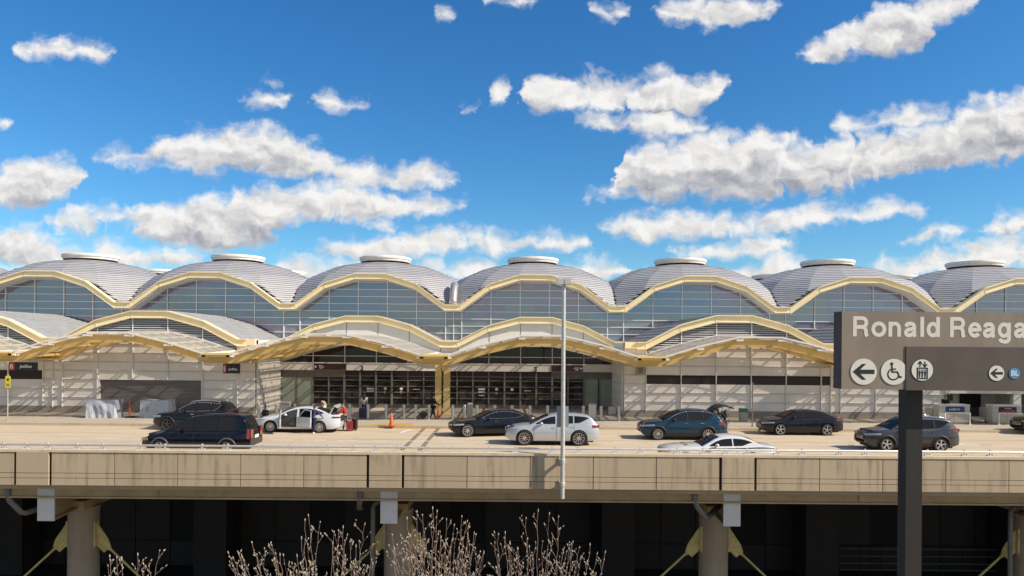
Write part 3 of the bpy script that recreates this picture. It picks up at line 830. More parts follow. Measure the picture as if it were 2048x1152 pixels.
# ---- roadway viaduct
V = empty('roadway_viaduct', (-4.79, 31.3, -10.6), "raised concrete and steel roadway deck on round columns, dark underneath", "viaduct")
def vp(name, mb, m, parent=None, smooth=False): return mb.build(name, m, parent or V, smooth=smooth, world=parent is None)
mb = MB(); mb.box(-105,105,29.0,29.06,-1.06,-.42); mb.box(-105,105,28.86,29.2,-1.12,-1.06)
for x in range(-104, 105, 2): mb.box(x-.01, x+.01, 28.93, 29.0, -1.06, -.46) if x % 14 == 0 else None
vp('edge_girder', mb, M['girder'])
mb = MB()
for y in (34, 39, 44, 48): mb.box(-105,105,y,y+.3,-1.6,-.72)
vp('girder', mb, M['underdeck_shade'])
mb = MB(); mb.box(-105,105,29.1,YL-.1,-.80,-.71); vp('deck_soffit', mb, M['underdeck_shade'])
for k in range(-5, 5):
    X = XC(k) + BAY/2
    mb = MB()
    mb.box(X-.34, X+.34, 28.98, 29.04, -2.06, -.43); vp('end_plate', mb, M['bracket'])
    mb = MB()
    mb.prism([(X-.05,29.04,-2.02),(X-.05,31.0,-1.9),(X-.05,33.5,-1.1),(X-.05,29.04,-.5)], (.10,0,0))
    mb.hexa([(X-.3,29.04,-2.06),(X+.3,29.04,-2.06),(X+.3,30.7,-1.95),(X-.3,30.7,-1.95),(X-.3,29.04,-2.01),(X+.3,29.04,-2.01),(X+.3,30.7,-1.90),(X-.3,30.7,-1.90)])
    mb.box(X-.5,X+.5,30.7,47,-2.0,-1.65)
    vp('cross_beam', mb, M['girder'])
    mb = MB(); mb.lathe([(.62,-10.62),(.62,-4.2),(.605,-4.17),(.605,-4.13),(.62,-4.1),(.62,-2.15),(.65,-2.13),(.65,-2.0)], (X,31.6,0), n=32); cl_ = vp('column', mb, M['column'], smooth=30)
    for s in (-1, 1):
        x = X + s*.60
        mb = MB()
        mb.prism([(x,31.45,-2.72),(x,31.45,-3.68),(x+s*.36,31.45,-4.02),(x+s*.66,31.45,-3.78),(x+s*.55,31.45,-3.46),(x+s*.08,31.45,-2.76)], (0,.05,0))
        mb.box(x-.03, x+.05, 31.32, 31.6, -3.75, -2.65)
        gs = vp('gusset_plate', mb, M['gusset'])
        mb = MB(); mb.tube([(x+s*.5,31.51,-3.78),(x+s*6.0,31.51,-8.9)], .05, 8); mb.tube([(x+s*.32,31.51,-3.62),(x+s*.62,31.51,-3.9)], .075, 8); vp('brace_rod', mb, M['gusset'], gs)
    mb = MB()
    if k % 2 == 0:
        mb.tube([(X-1.5,28.9,-.46),(X-1.5,28.9,-.62)], .16, 10); mb.tube([(X-1.5,28.95,-.5),(X-1.5,28.95,-1.0),(X-1.42,28.95,-1.25),(X-1.05,29.1,-1.75),(X-.95,29.2,-1.8),(X-.1,30.4,-1.55)], .115, 10)
    else:
        mb.tube([(X-1.15,28.9,-.46),(X-1.15,28.9,-.62)], .16, 10); mb.tube([(X-1.15,28.95,-.5),(X-1.15,28.95,-1.1),(X-1.3,29.5,-1.55),(X-1.3,30.2,-1.7)], .115, 10)
        mb.tube([(X-.5,31.2,-1.5),(X-.95,31.2,-1.75),(X-1.05,31.2,-1.9),(X-1.05,31.2,-10.5)], .10, 10)
    vp('drain_pipe', mb, M['pipe'], smooth=True)
# ---- parapet
B = empty('concrete_parapet', (-4.79, 28.4, -.47), "weathered tan precast concrete parapet along the roadway edge with dark vertical joints", "parapet wall")
def bp_(name, mb, m, parent=None): return mb.build(name, m, parent or B, world=parent is None)
mb = MB(); mb.box(-105,105,28.26,28.55,-.46,.80); bp_('parapet_core', mb, M['dark'])
mb = MB(); mb.box(-105,105,28.17,28.72,.815,.915); bp_('coping', mb, M['coping'])
def panel_at(x0, x1, y):
    mb = MB()
    for za, zb in ((.012,.812),(-.182,-.008),(-.47,-.202)): mb.box(x0+.014, x1-.014, y, 28.4, za, zb)
    return bp_('panel', mb, M['barrier'])
for k in range(-5, 5):
    X = XC(k) + BAY/2 - .02
    panel_at(X-.64, X+.64, 28.17)
    L = BAY - 1.28 - .16
    for i in range(5):
        if abs(X) < 75: panel_at(X+.72+L*i/5, X+.72+L*(i+1)/5, 28.2)

o = empty('lower_railing', (27.5, YL-1.2, -10.62), "dark steel railing deep in the shade of the lower level, behind the sign post", 'railing')
mb = MB()
for z in (-8.75,-9.25,-9.75,-10.2): mb.tube([(22.8,YL-1.2,z),(34.2,YL-1.2,z)], .035, 6)
mb.build('rail', M['pipe'], o, world=True)
for i in range(9): mb = MB(); mb.box(22.8+i*1.425-.03, 22.8+i*1.425+.03, YL-1.23, YL-1.17, -10.62, -8.6); mb.build('rail_post', M['black'], o, world=True)
p_ = px(545.5, 1103, YL-.1)
o = empty('wall_light', (p_.x, YL-.1, p_.z), "small pale fixture on the dark lower wall, left of the middle column", 'wall fixture')
mb = MB(); mb.box(-.22,.22,-.06,.1,-.2,.2); mb.build('housing', M['steel'], o); mb = MB(); mb.box(-.19,.19,-.075,-.06,-.03,.03); mb.build('front_bar', M['black'], o)
# ================================================================== VEHICLES
def paint(name, col, rough=.22, metal=.0, coat=1.0):
    return mat(name, col, rough, metal, .5 if coat == 1 else .3, var=.06, vscale=2, coat=coat)
M['tyre'] = mat('tyre_rubber', (.016,.015,.015), .75, var=.3)
M['rim'] = mat('alloy_rim', (.66,.65,.64), .28, metal=.8, var=.06)
M['rimd'] = mat('dark_alloy_rim', (.10,.10,.10), .3, metal=.7, var=.1)
M['chrome'] = mat('chrome_trim', (.80,.79,.77), .15, metal=1.0, var=.03)
M['carglass'] = glass('car_window', (.010,.011,.012), .02, .02, .40)
M['trim'] = mat('black_plastic', (.022,.021,.021), .55, var=.2)
M['clad'] = mat('grey_cladding', (.085,.075,.07), .5, var=.15)
M['tail'] = mat('tail_lamp_red', (.17,.010,.010), .15, coat=1, var=.2, vscale=20)
M['head'] = mat('head_lamp_clear', (.38,.38,.39), .12, coat=1, var=.35, vscale=22)
M['amber'] = mat('turn_lamp_amber', (.55,.36,.14), .2, coat=1, var=.2)
M['plate'] = mat('number_plate', (.70,.70,.68), .4, var=.1)
M['interior'] = mat('car_interior', (.03,.028,.027), .7, var=.4, vscale=4)
M['seat'] = mat('car_seat', (.055,.05,.048), .6, var=.2)

def pchip(pts):
    xs = [p[0] for p in pts]; ys = [p[1] for p in pts]; n = len(xs)
    h = [xs[i+1]-xs[i] for i in range(n-1)]; dl = [(ys[i+1]-ys[i])/h[i] for i in range(n-1)]
    d = [0]*n; d[0] = dl[0]; d[-1] = dl[-1]
    for i in range(1, n-1):
        if dl[i-1]*dl[i] > 0:
            w1 = 2*h[i]+h[i-1]; w2 = h[i]+2*h[i-1]; d[i] = (w1+w2)/(w1/dl[i-1]+w2/dl[i])
    def f(x):
        if x <= xs[0]: return ys[0]
        if x >= xs[-1]: return ys[-1]
        i = max(j for j in range(n-1) if xs[j] <= x); t = (x-xs[i])/h[i]
        return ((1+2*t)*(1-t)**2*ys[i] + t*(1-t)**2*h[i]*d[i] + t*t*(3-2*t)*ys[i+1] + t*t*(t-1)*h[i]*d[i+1])
    return f

class Car:
    def __init__(s, L, Wd, wb, fo, r, top, roof, sill=.24, kf=.30, kr=.22, af=1.0, ar=.8, tumble=.42, crown=.05, arch=.055):
        s.L, s.W, s.fo, s.wb, s.r, s.sill = L, Wd, fo, wb, r, sill
        s.xw = (fo, fo+wb); s.top = pchip(top); s.toppts = top; s.roofpts = roof; s.R = pchip(roof)
        s.kf, s.kr, s.af, s.ar, s.tum, s.cr, s.Ra = kf, kr, af, ar, tumble, crown, r + arch
        s.belt = max(z for x, z in top if .25*L < x < .75*L)
    def w(s, x):
        f = 1 - s.kf*max(0, (s.af-x)/s.af)**2.6 - s.kr*max(0, (x-(s.L-s.ar))/s.ar)**2.6
        return s.W/2*f
    def side(s, z):
        q = (z-s.sill)/(s.belt-s.sill)
        if q < .4: return 1 - .085*((.4-q)/.4)**1.8
        return 1 - .085*((q-.4)/.6)**2.0
    def by(s, x, z): return s.w(x)*s.side(min(z, s.belt+.02))
    def bot(s, x):
        b = s.sill + .16*max(0, (.35-x)/.35)**1.5 + .12*max(0, (x-(s.L-.45))/.45)**1.3
        for c in s.xw:
            if abs(x-c) < s.Ra: b = max(b, s.r + math.sqrt(s.Ra**2-(x-c)**2))
        return b
    def stations(s, xa, xb, step=.09):
        n = max(2, int((xb-xa)/step)); X = {round(xa+(xb-xa)*i/n, 4) for i in range(n+1)}
        for c in s.xw:
            for k in range(0, 181, 12):
                X.add(round(c + s.Ra*math.cos(R(k)), 4))
            X.add(c+s.Ra+.002); X.add(c-s.Ra-.002)
        for d in (.0,.015,.04,.08,.14): X.add(xa+d); X.add(xb-d)
        for x, z in s.toppts: X.add(x)
        return sorted(x for x in X if xa <= x <= xb)
    def body(s):
        mb = MB(); NS = 9
        for sg in (-1, 1):
            rows = []
            for x in s.stations(0, s.L):
                t, b = s.top(x), min(s.bot(x), s.top(x)-.02)
                row = []
                for j in range(NS):
                    z = b + (t-.035-b)*j/(NS-1); row.append((x, sg*s.by(x, z), z))
                yb = s.by(x, t)
                row.append((x, sg*(yb-.012), t-.012)); row.append((x, sg*(yb-.04), t))
                for f in (.72,.4,.0): row.append((x, sg*yb*f, t + s.cr*(1-f*f)*min(1, max(0, (x-.02)/.35), ) ))
                rows.append(row)
            mb.grid(rows)
            for row in (rows[0], rows[-1]): mb.poly(row + [(row[0][0], 0, row[0][2])])
        return mb
    def gy(s, x, z):
        t = s.top(x); return s.by(x, t) - .035 - s.tum*max(0, z - t)
    def cabin(s):
        mb = MB(); x0, x1 = s.roofpts[0][0], s.roofpts[-1][0]
        X = {round(x0+(x1-x0)*i/46, 4) for i in range(47)} | {p[0] for p in s.roofpts}
        for sg in (-1, 1):
            rows = []
            for x in sorted(X):
                t = s.top(x)-.03; z1 = max(s.R(x), t+.005); h = z1-t
                c = min(.10, h*.45); row = []
                for j in range(5):
                    z = t + (h-c)*j/4; row.append((x, sg*s.gy(x, z), z))
                yt = s.gy(x, t+h-c)
                for a in (25, 50, 75): row.append((x, sg*(yt - c*.9*(1-math.cos(R(a)))), z1-c + c*.9*math.sin(R(a))))
                ye = yt - c*.95
                for f in (.7,.35,0): row.append((x, sg*ye*f, z1 - c*.06 + .035*(1-f*f)))
                rows.append(row)
            mb.grid(rows)
        return mb
    def roofz(s, x, y):
        t = s.top(x)-.03; z1 = max(s.R(x), t+.005); h = z1-t; c = min(.10, h*.45); ye = max(.2, s.gy(x, t+h-c) - c*.95)
        f = min(1, abs(y)/ye); return z1 - c*.06 + .035*(1-f*f)
    def window(s, xa, xb, sg, lo=.04, hi=.085, cut0=0, cut1=0, off=.008):
        mb = MB(); rows = []
        n = 16
        for i in range(n+1):
            x = xa + (xb-xa)*i/n; a = s.top(x)+lo; b = s.R(x)-hi
            if cut1 and x > xb-cut1: a = a + (b-a)*((x-(xb-cut1))/cut1)**1.5*.97
            if b < a + .012: continue
            rows.append([(x, sg*(s.gy(x, a+(b-a)*j/3)+off), a+(b-a)*j/3) for j in range(4)])
        if len(rows) > 1: mb.grid(rows)
        s.edge = [r[-1] for r in rows], [r[0] for r in rows]
        return mb
    def screen(s, xa, xb, inset=.06):
        mb = MB(); rows = []
        for i in range(9):
            x = xa + (xb-xa)*i/8; t = s.top(x)-.03; z1 = max(s.R(x), t+.005); h = z1-t; c = min(.10, h*.45)
            ye = s.gy(x, t+h-c) - c*.95 - inset
            sl = (s.R(x+.02)-s.R(x-.02))/.04; nx, nz = -sl, 1.0; ln = math.hypot(nx, nz)
            rows.append([(x + .009*nx/ln, ye*f, s.roofz(x, ye*f) + .009*nz/ln) for f in (-1,-.75,-.4,0,.4,.75,1)])
        mb.grid(rows); return mb
    def patch(s, xa, xb, za, zb, sg, off=.007, n=8):
        f = lambda v, x: v(x) if callable(v) else v
        mb = MB(); rows = []
        for i in range(n+1):
            x = xa + (xb-xa)*i/n; a, b = f(za, x), f(zb, x)
            rows.append([(x, sg*(s.by(x, a+(b-a)*j/3)+off), a+(b-a)*j/3) for j in range(4)])
        return mb.grid(rows)

def wheel_mesh(r, wd, spokes, rimr, split=False, nd_=None):
    ty = MB(); ri = r*rimr
    ty.lathe([(ri-.02,.0),(ri+.01,-.012),(r-.035,-.018),(r-.008,.0),(r,.035),(r,wd-.035),(r-.01,wd),(ri,wd)], ax='Y', n=40, close=False)
    rm = MB()
    rm.lathe([(ri,-.006),(ri-.022,-.006),(ri-.03,.02),(ri-.03,wd-.02)], ax='Y', n=40, close=False)
    rm.lathe([(.01,.0),(.055,.0),(.065,.03)], ax='Y', n=20)
    for k in range(spokes):
        for dlt in ((-.12, .12) if split else (0,)):
            a = 2*math.pi*k/spokes + .2; a1 = a + dlt
            w0, w1 = (.030,.024) if split or spokes > 7 else (.055,.075)
            p0 = Vector((.05*math.cos(a), .012, .05*math.sin(a))); p1 = Vector(((ri-.012)*math.cos(a1), .0, (ri-.012)*math.sin(a1)))
            d = (p1-p0).normalized(); t = Vector((-d.z, 0, d.x)).normalized(); o = Vector((0,.03,0))
            rm.hexa([p0-t*w0/2+o, p1-t*w1/2+o, p1+t*w1/2+o, p0+t*w0/2+o, p0-t*w0/2, p1-t*w1/2, p1+t*w1/2, p0+t*w0/2])
    bk = MB(); bk.lathe([(.0,.075),(ri-.015,.075)], ax='Y', n=32, close=False)
    return ty.mesh('tyre', M['tyre'], smooth=35), rm.mesh('rim', None, smooth=30), bk.mesh('brake_backing', M['dark'])

def make_car(name, label, car, pm, fx, y_near, group=None, zoff=0.0, wheels=(9,.72,False), rimm='rim', wins=(), ws=None, rs=None, roofm=None,
             clad=None, arches=None, lampF=None, lampR=None, chrome=False, rails=None, grille=True, mirror=True, handles=(), seams=(), plate_r=True, winm=None,
             tilt=0.0, skip_win=(), rear_extra=None, cat='car', spoiler=None, lampFm='head'):
    """fx: world x of the nose, y_near: world y of the side that faces the road edge"""
    o = empty(name, (fx, y_near + car.W/2, zoff), label, cat, group)
    car.body().build('body', pm, o, smooth=38)
    cab = car.cabin().build('cabin', pm, o, smooth=40)
    mb = MB(); mb.box(.30, car.L-.30, -car.W/2+.27, car.W/2-.27, .17, car.belt-.12)
    mb.box(.12, car.L-.12, -car.W/2+.14, car.W/2-.14, car.sill+.02, car.sill+.10) if False else None
    mb.build('underbody', M['trim'], o)
    sp, rr, spl = wheels
    tm, rmm, bk = wheel_mesh(car.r, .21, sp, rr, spl); rmm.materials.clear(); rmm.materials.append(M[rimm])
    for xw in car.xw:
        for sg in (-1, 1):
            w = link('wheel', tm, o); w.location = (xw, sg*(car.W/2-.015), car.r)
            if sg > 0: w.rotation_euler = (0,0,math.pi)
            link('rim', rmm, w); link('brake_backing', bk, w)
    wm = winm or M['carglass']
    for sg in (-1, 1):
        for i, wn in enumerate(wins):
            if sg < 0 and i in skip_win: continue
            kw = wn[2] if len(wn) > 2 else {}
            g = car.window(wn[0], wn[1], sg, **kw).build('side_window', wm, cab)
            if chrome:
                up, dn = car.edge
                mb = MB()
                mb.tube([(x, y+sg*.008, z+.012) for x, y, z in up], .013, 5)
                if chrome != 'top': mb.tube([(x, y+sg*.008, z-.012) for x, y, z in dn], .011, 5)
                mb.build('window_trim', M['chrome'], g, smooth=True)
        if mirror:
            mx = wins[0][0] + .34; mz = car.top(mx)+.09
            mb = MB(); mb.ball((mx, sg*(car.W/2+.06), mz), .09, .11, .075, 10, 8); mb.bar((mx+.03, sg*(car.W/2-.12), mz-.06), (mx+.03, sg*(car.W/2+.03), mz-.03), .06, .04)
            mb.build('wing_mirror', pm if mirror is True else M[mirror], o, smooth=True)
        if handles:
            for hx in handles:
                z = car.top(hx)-.14; y = car.by(hx, z)
                mb = MB(); mb.box(hx, hx+.19, min(sg*y, sg*(y+.03)), max(sg*y, sg*(y+.03)), z-.014, z+.018); mb.build('door_handle', M['chrome'] if chrome else pm, o)
        if seams:
            mb = MB()
            for q in seams:
                za = max(car.bot(q)+.04, car.sill+.05); zb = car.top(q)-.02
                mb.grid([[(q+dx, sg*(car.by(q, za+(zb-za)*j/6)+.003), za+(zb-za)*j/6) for j in range(7)] for dx in (-.008,.008)])
            mb.build('door_seam', M['ink'], o)
        if clad:
            a, b = car.xw[0]+car.Ra+.02, car.xw[1]-car.Ra-.02
            car.patch(a, b, car.sill+.0, car.sill+clad, sg, .012, 12).build('sill_cladding', M['clad'] if arches != 'trim' else M['trim'], o)
        if arches:
            for c_ in car.xw:
                P = []
                for k in range(-8, 189, 7):
                    x = c_ + (car.Ra+.015)*math.cos(R(k)); z = car.r + (car.Ra+.015)*math.sin(R(k)); P.append((x, sg*(car.by(x, z)+.006), max(z, car.sill-.02)))
                mb = MB(); mb.tube(P, .042, 6); mb.build('wheel_arch_trim', M[arches], o, smooth=True)
        if lampF:
            xa, xb, za, zb = lampF; car.patch(xa, xb, lambda x: za+(x-xa)*.10, lambda x: zb+(x-xa)*.09-.03*((x-xa)/(xb-xa))**2, sg).build('headlight', M[lampFm], o)
        if lampR:
            xa, xb, za, zb = lampR; car.patch(xa, xb, za, zb, sg).build('taillight', M['tail'], o)
    if lampF:
        for sg in (-1, 1):
            mb = MB(); xa, xb, za, zb = lampF
            yy = car.by(.03, zb)
            mb.box(-.012 if not lampF[0] < 0 else -.012, .03, min(sg*yy*.62, sg*yy*.97), max(sg*yy*.62, sg*yy*.97), za, zb-.02)
            mb.build('headlight', M[lampFm], o)
    if grille:
        yy = car.by(.02, .55)
        mb = MB(); mb.box(-.02, .05, -yy*.58, yy*.58, grille[0], grille[1]); 
        mb.build('grille', M['trim'], o)
        mb = MB()
        for k in range(3): z = grille[0] + (grille[1]-grille[0])*(k+.5)/3; mb.box(-.026, -.018, -yy*.55, yy*.55, z-.008, z+.008)
        mb.build('grille_bar', M['chrome'], o)
        mb = MB(); mb.box(.0, .06, -yy*.7, yy*.7, car.bot(0)+.02, car.bot(0)+.12); mb.build('lower_intake', M['trim'], o)
    x = car.L
    if lampR:
        for sg in (-1, 1):
            yy = car.by(x-.02, .9); mb = MB(); mb.box(x-.03, x+.012, min(sg*yy*.6, sg*yy*.99), max(sg*yy*.6, sg*yy*.99), lampR[2]+.02 if not callable(lampR[2]) else .8, lampR[3]-.02 if not callable(lampR[3]) else .9); mb.build('taillight', M['tail'], o)
    if plate_r: mb = MB(); mb.box(x, x+.016, -.25, .25, plate_r if plate_r is not True else .72, (plate_r if plate_r is not True else .72)+.14); mb.build('number_plate', M['plate'], o)
    if ws: car.screen(*ws).build('windscreen', wm, cab)
    if rs: car.screen(*rs).build('rear_window', wm, cab)
    if roofm: pass
    if rails:
        for sg in (-1, 1):
            xa, xb = rails; mb = MB(); y = lambda q: sg*(car.gy(q, car.R(q)-.1)-.07)
            P = [(xa, y(xa), car.R(xa)-.02)] + [(xa+.08+(xb-xa-.16)*i/6, y(xa+.08+(xb-xa-.16)*i/6), car.R(xa+.08+(xb-xa-.16)*i/6)+.045) for i in range(7)] + [(xb, y(xb), car.R(xb)-.02)]
            mb.tube(P, .022, 6); mb.build('roof_rail', M['chrome'] if rails and chrome else M['trim'], o, smooth=True)
    return o

P_ = {}
P_['black'] = paint('black_car_paint', (.005,.005,.006), coat=.5)
P_['navyvan'] = paint('dark_blue_van_paint', (.0028,.0032,.008), coat=.35)
P_['white'] = paint('pearl_white_paint', (.57,.59,.61), .3)
P_['white2'] = paint('gloss_white_paint', (.64,.64,.63), .3)
P_['silver'] = paint('silver_car_paint', (.50,.52,.54), .32, .45)
P_['blue'] = paint('deep_blue_paint', (.003,.030,.060), .25, .2, .6)
P_['grey'] = paint('graphite_paint', (.055,.054,.060), .28, .4, .6)
P_['char'] = paint('charcoal_paint', (.009,.009,.012), .25, .2, .5)

def gxy(xpix, ypix):          # where a wheel touches the road (height 0) on its sight line
    dx, dy = xpix-CX, ypix-HY; y = math.cos(ROLL)*dy - math.sin(ROLL)*dx; d = ZC*FPX/y
    return (math.cos(ROLL)*dx + math.sin(ROLL)*dy)*d/FPX, d
def at_wheel(xpix, d): return px(xpix, 870, d).x

# --- black crossover behind the minivan
c1 = Car(4.58,1.85,2.66,.92,.36, [(0,.50),(.03,.66),(.12,.82),(.35,.93),(1.0,1.02),(1.35,1.06),(2.6,1.08),(3.6,1.12),(4.3,1.12),(4.52,1.05),(4.58,.60)],
     [(1.22,1.05),(1.6,1.30),(2.05,1.55),(2.5,1.66),(3.1,1.68),(3.8,1.63),(4.12,1.55),(4.40,1.22),(4.5,1.08)], tumble=.40)
d = 42.2
make_car('parked_suv', "black crossover with chrome-edged windows, half hidden behind the dark blue minivan", c1, P_['black'], at_wheel(333, d)-.92, d, wheels=(5,.72,True), rimm='rimd',
     wins=[(1.55,2.52),(2.60,3.42),(3.5,4.02,{'cut1':.42})], ws=(1.30,2.0), rs=(4.14,4.42), chrome=True, clad=.12, arches='trim', lampF=(.06,.55,.72,.86), lampR=(4.28,4.54,.86,1.08), grille=(.52,.72), handles=(2.3,3.2), seams=(1.5,2.56,3.5), rails=(2.2,3.9), cat='suv')
# --- dark blue minivan
c2 = Car(5.05,1.85,3.07,.93,.335, [(0,.48),(.03,.60),(.10,.70),(.4,.83),(.9,.95),(1.3,1.02),(1.5,1.05),(2.5,1.03),(4.0,1.05),(4.9,1.06),(5.0,1.02),(5.05,.62)],
     [(.98,.98),(1.4,1.22),(1.85,1.50),(2.2,1.66),(2.7,1.74),(3.4,1.77),(4.2,1.76),(4.62,1.71),(4.84,1.35),(4.93,1.06)], tumble=.26, sill=.26, kf=.26, kr=.12)
d = 33.15
make_car('parked_minivan', "dark blue minivan with grey lower cladding, parked nearest the parapet at the left", c2, P_['navyvan'], at_wheel(319, d)-.93, d, wheels=(6,.66,False),
     wins=[(1.50,2.42,{'lo':.02}),(2.46,3.50,{'lo':.02}),(3.54,4.62,{'lo':.02,'cut1':.12})], ws=(1.06,2.12), rs=(4.66,4.90), clad=.24, arches='clad', lampF=(.03,.36,.60,.74), lampFm='amber', lampR=(4.88,5.02,.72,1.16), grille=(.46,.6), handles=(2.2,2.6), seams=(1.42,2.44,3.52), plate_r=.70, rails=(2.4,4.6), cat='minivan')
# --- white sedan, doors and boot open
c3 = Car(4.90,1.86,2.80,.95,.34, [(0,.46),(.03,.60),(.12,.70),(.4,.82),(.9,.90),(1.3,.94),(1.6,.95),(3.0,.965),(3.9,.99),(4.4,1.02),(4.75,1.03),(4.86,.97),(4.90,.62)],
     [(1.20,.93),(1.6,1.14),(2.0,1.32),(2.4,1.42),(2.9,1.445),(3.4,1.39),(3.9,1.24),(4.3,1.07),(4.42,1.02)], tumble=.46, sill=.22)
d = 41.4; fx3 = at_wheel(540, d)-.95
sedan = make_car('parked_sedan', "pearl white sedan with its near doors and its boot lid standing open", c3, P_['white'], fx3, d, wheels=(9,.70,True), rimm='rim',
     wins=[(1.50,2.48),(2.56,3.32),(3.36,4.05,{'cut1':.5})], ws=(1.26,2.12), rs=(3.5,4.28), chrome='top', lampF=(.05,.62,.66,.75), lampR=(4.45,4.88,.84,.94), grille=(.42,.62), handles=(), seams=(1.42,), skip_win=(0,), plate_r=False)
yv = c3.W/2
ib = MB()
for (xa, xb) in ((1.46,2.44),):
    rows = []
    for i in range(13):
        x = xa + (xb-xa)*i/12; a = .34 + .10*max(0,(1.60-x)/.14); t = c3.top(x)
        zs_ = [a, .5, .7, t-.04]; row = [(x, -(c3.by(x, z)+.006), z) for z in zs_]
        b = max(c3.R(x)-.09, t+.0); row += [(x, -(c3.gy(x, t+(b-t)*j/3)+.009), t+(b-t)*j/3+.002) for j in (0,1,2,3)]
        rows.append(row)
    ib.grid(rows)
ib.build('cabin_opening', M['interior'], sedan)
sb = MB(); sb.hexa([(2.02,-yv-.01,.45),(2.42,-yv-.01,.45),(2.42,-yv+.1,.45),(2.02,-yv+.1,.45),(2.1,-yv-.012,.62),(2.36,-yv-.012,.62),(2.36,-yv+.1,.62),(2.1,-yv+.1,.62)])
sb.hexa([(2.22,-yv+.0,.62),(2.38,-yv+.0,.62),(2.38,-yv+.2,.62),(2.22,-yv+.2,.62),(2.32,-yv+.18,1.1),(2.42,-yv+.18,1.1),(2.42,-yv+.3,1.1),(2.32,-yv+.3,1.1)])
sb.build('front_seat', M['seat'], sedan)
def door(parent, hinge, length, ang, top0, top1, glassy=True):
    """door slab hinged at its front edge; ang is how far it swings out of the side"""
    e = MB(); n = Vector((math.cos(ang), -math.sin(ang), 0)); q = Vector((math.sin(ang), math.cos(ang), 0))*.07
    h = Vector((hinge, -yv-.01, 0))
    def P(u, z): return h + n*u + Vector((0,0,z)) + q*(.55*(max(0, z-.9)))*2
    lo = [P(0,.36),P(length*.93,.36),P(length,.6),P(length,.93),P(0,.93)]
    e.prism(lo, q); dr = e.build('open_door', P_['white'], parent)
    e = MB(); fr = [P(0,.93),P(length*.48,top0),P(length*.98,top1),P(length,.93)]
    for a, b in zip(fr, fr[1:]): e.bar(a+q/2, b+q/2, .05, .05)
    e.build('window_frame', P_['white'], dr)
    e = MB(); e.poly([p+q*.5 for p in fr]); e.build('door_glass', M['carglass'], dr)
    e = MB(); e.poly([P(.06,.45)+q*1.06,P(length*.9,.45)+q*1.06,P(length*.95,.85)+q*1.06,P(.06,.85)+q*1.06]); e.build('door_lining', M['seat'], dr)
door(sedan, 1.45, 1.02, R(70), 1.30, 1.36)
door(sedan, 2.56, .92, R(28), 1.36, 1.30)
tr = MB()
for (xa, xb) in ((4.34,4.80),): tr.grid([[(x, y, c3.top(x)+.055) for y in (-.66,-.3,0,.3,.66)] for x in (xa, (xa+xb)/2, xb)])
tr.box(4.885,4.915,-.52,.52,.64,.98)
tr.build('boot_opening', M['interior'], sedan)
tr = MB(); th_ = R(60); u_ = Vector((math.cos(th_),0,math.sin(th_))); v_ = Vector((-math.sin(th_),0,math.cos(th_)))
b0 = Vector((4.28,0,1.06))
def TP(a, y, h): return tuple(b0 + u_*a + v_*h + Vector((0,y,0)))
tr.hexa([TP(0,-.66,-.02),TP(.52,-.66,-.02),TP(.52,.66,-.02),TP(0,.66,-.02),TP(0,-.66,.03),TP(.52,-.66,.03),TP(.52,.66,.03),TP(0,.66,.03)])
tr.hexa([TP(.52,-.68,-.22),TP(.60,-.68,-.24),TP(.60,.68,-.24),TP(.52,.68,-.22),TP(.52,-.68,.03),TP(.58,-.68,.02),TP(.58,.68,.02),TP(.52,.68,.03)])
bl = tr.build('boot_lid', P_['white'], sedan)
tr = MB(); tr.hexa([TP(.06,-.58,-.06),TP(.50,-.58,-.10),TP(.50,.58,-.10),TP(.06,.58,-.06),TP(.06,-.58,-.022),TP(.50,-.58,-.022),TP(.50,.58,-.022),TP(.06,.58,-.022)]); tr.build('boot_lining', M['interior'], bl)
# --- black saloon with chrome window line
c4 = Car(4.96,1.88,2.91,.88,.365, [(0,.42),(.02,.58),(.08,.70),(.3,.80),(.8,.88),(1.3,.93),(1.6,.96),(3.0,.98),(4.0,1.03),(4.6,1.04),(4.85,1.02),(4.94,.94),(4.96,.6)],
     [(1.36,.93),(1.8,1.16),(2.2,1.34),(2.6,1.43),(3.0,1.455),(3.5,1.42),(4.0,1.28),(4.4,1.10),(4.52,1.04)], tumble=.48, sill=.20)
d = 40.1
jag = make_car('parked_saloon', "black saloon with a chrome window line, its tail behind the silver crossover", c4, P_['black'], at_wheel(935.5, d)-.88, d, wheels=(10,.76,False),
     wins=[(1.72,2.62),(2.70,3.5),(3.54,4.1,{'cut1':.4})], ws=(1.42,2.3), rs=(3.6,4.4), chrome=True, lampF=(.10,.68,.62,.73), lampR=(4.5,4.9,.86,.97), grille=(.44,.68), handles=(2.4,3.3), seams=(1.62,2.66,3.52))
th_ = R(13); w_ = gxy(935.5, 874.8); jag.rotation_euler = (0,0,th_)
jag.location = (w_[0] - (.88*math.cos(th_) + c4.W/2*math.sin(th_)), w_[1] - (.88*math.sin(th_) - c4.W/2*math.cos(th_)), 0)
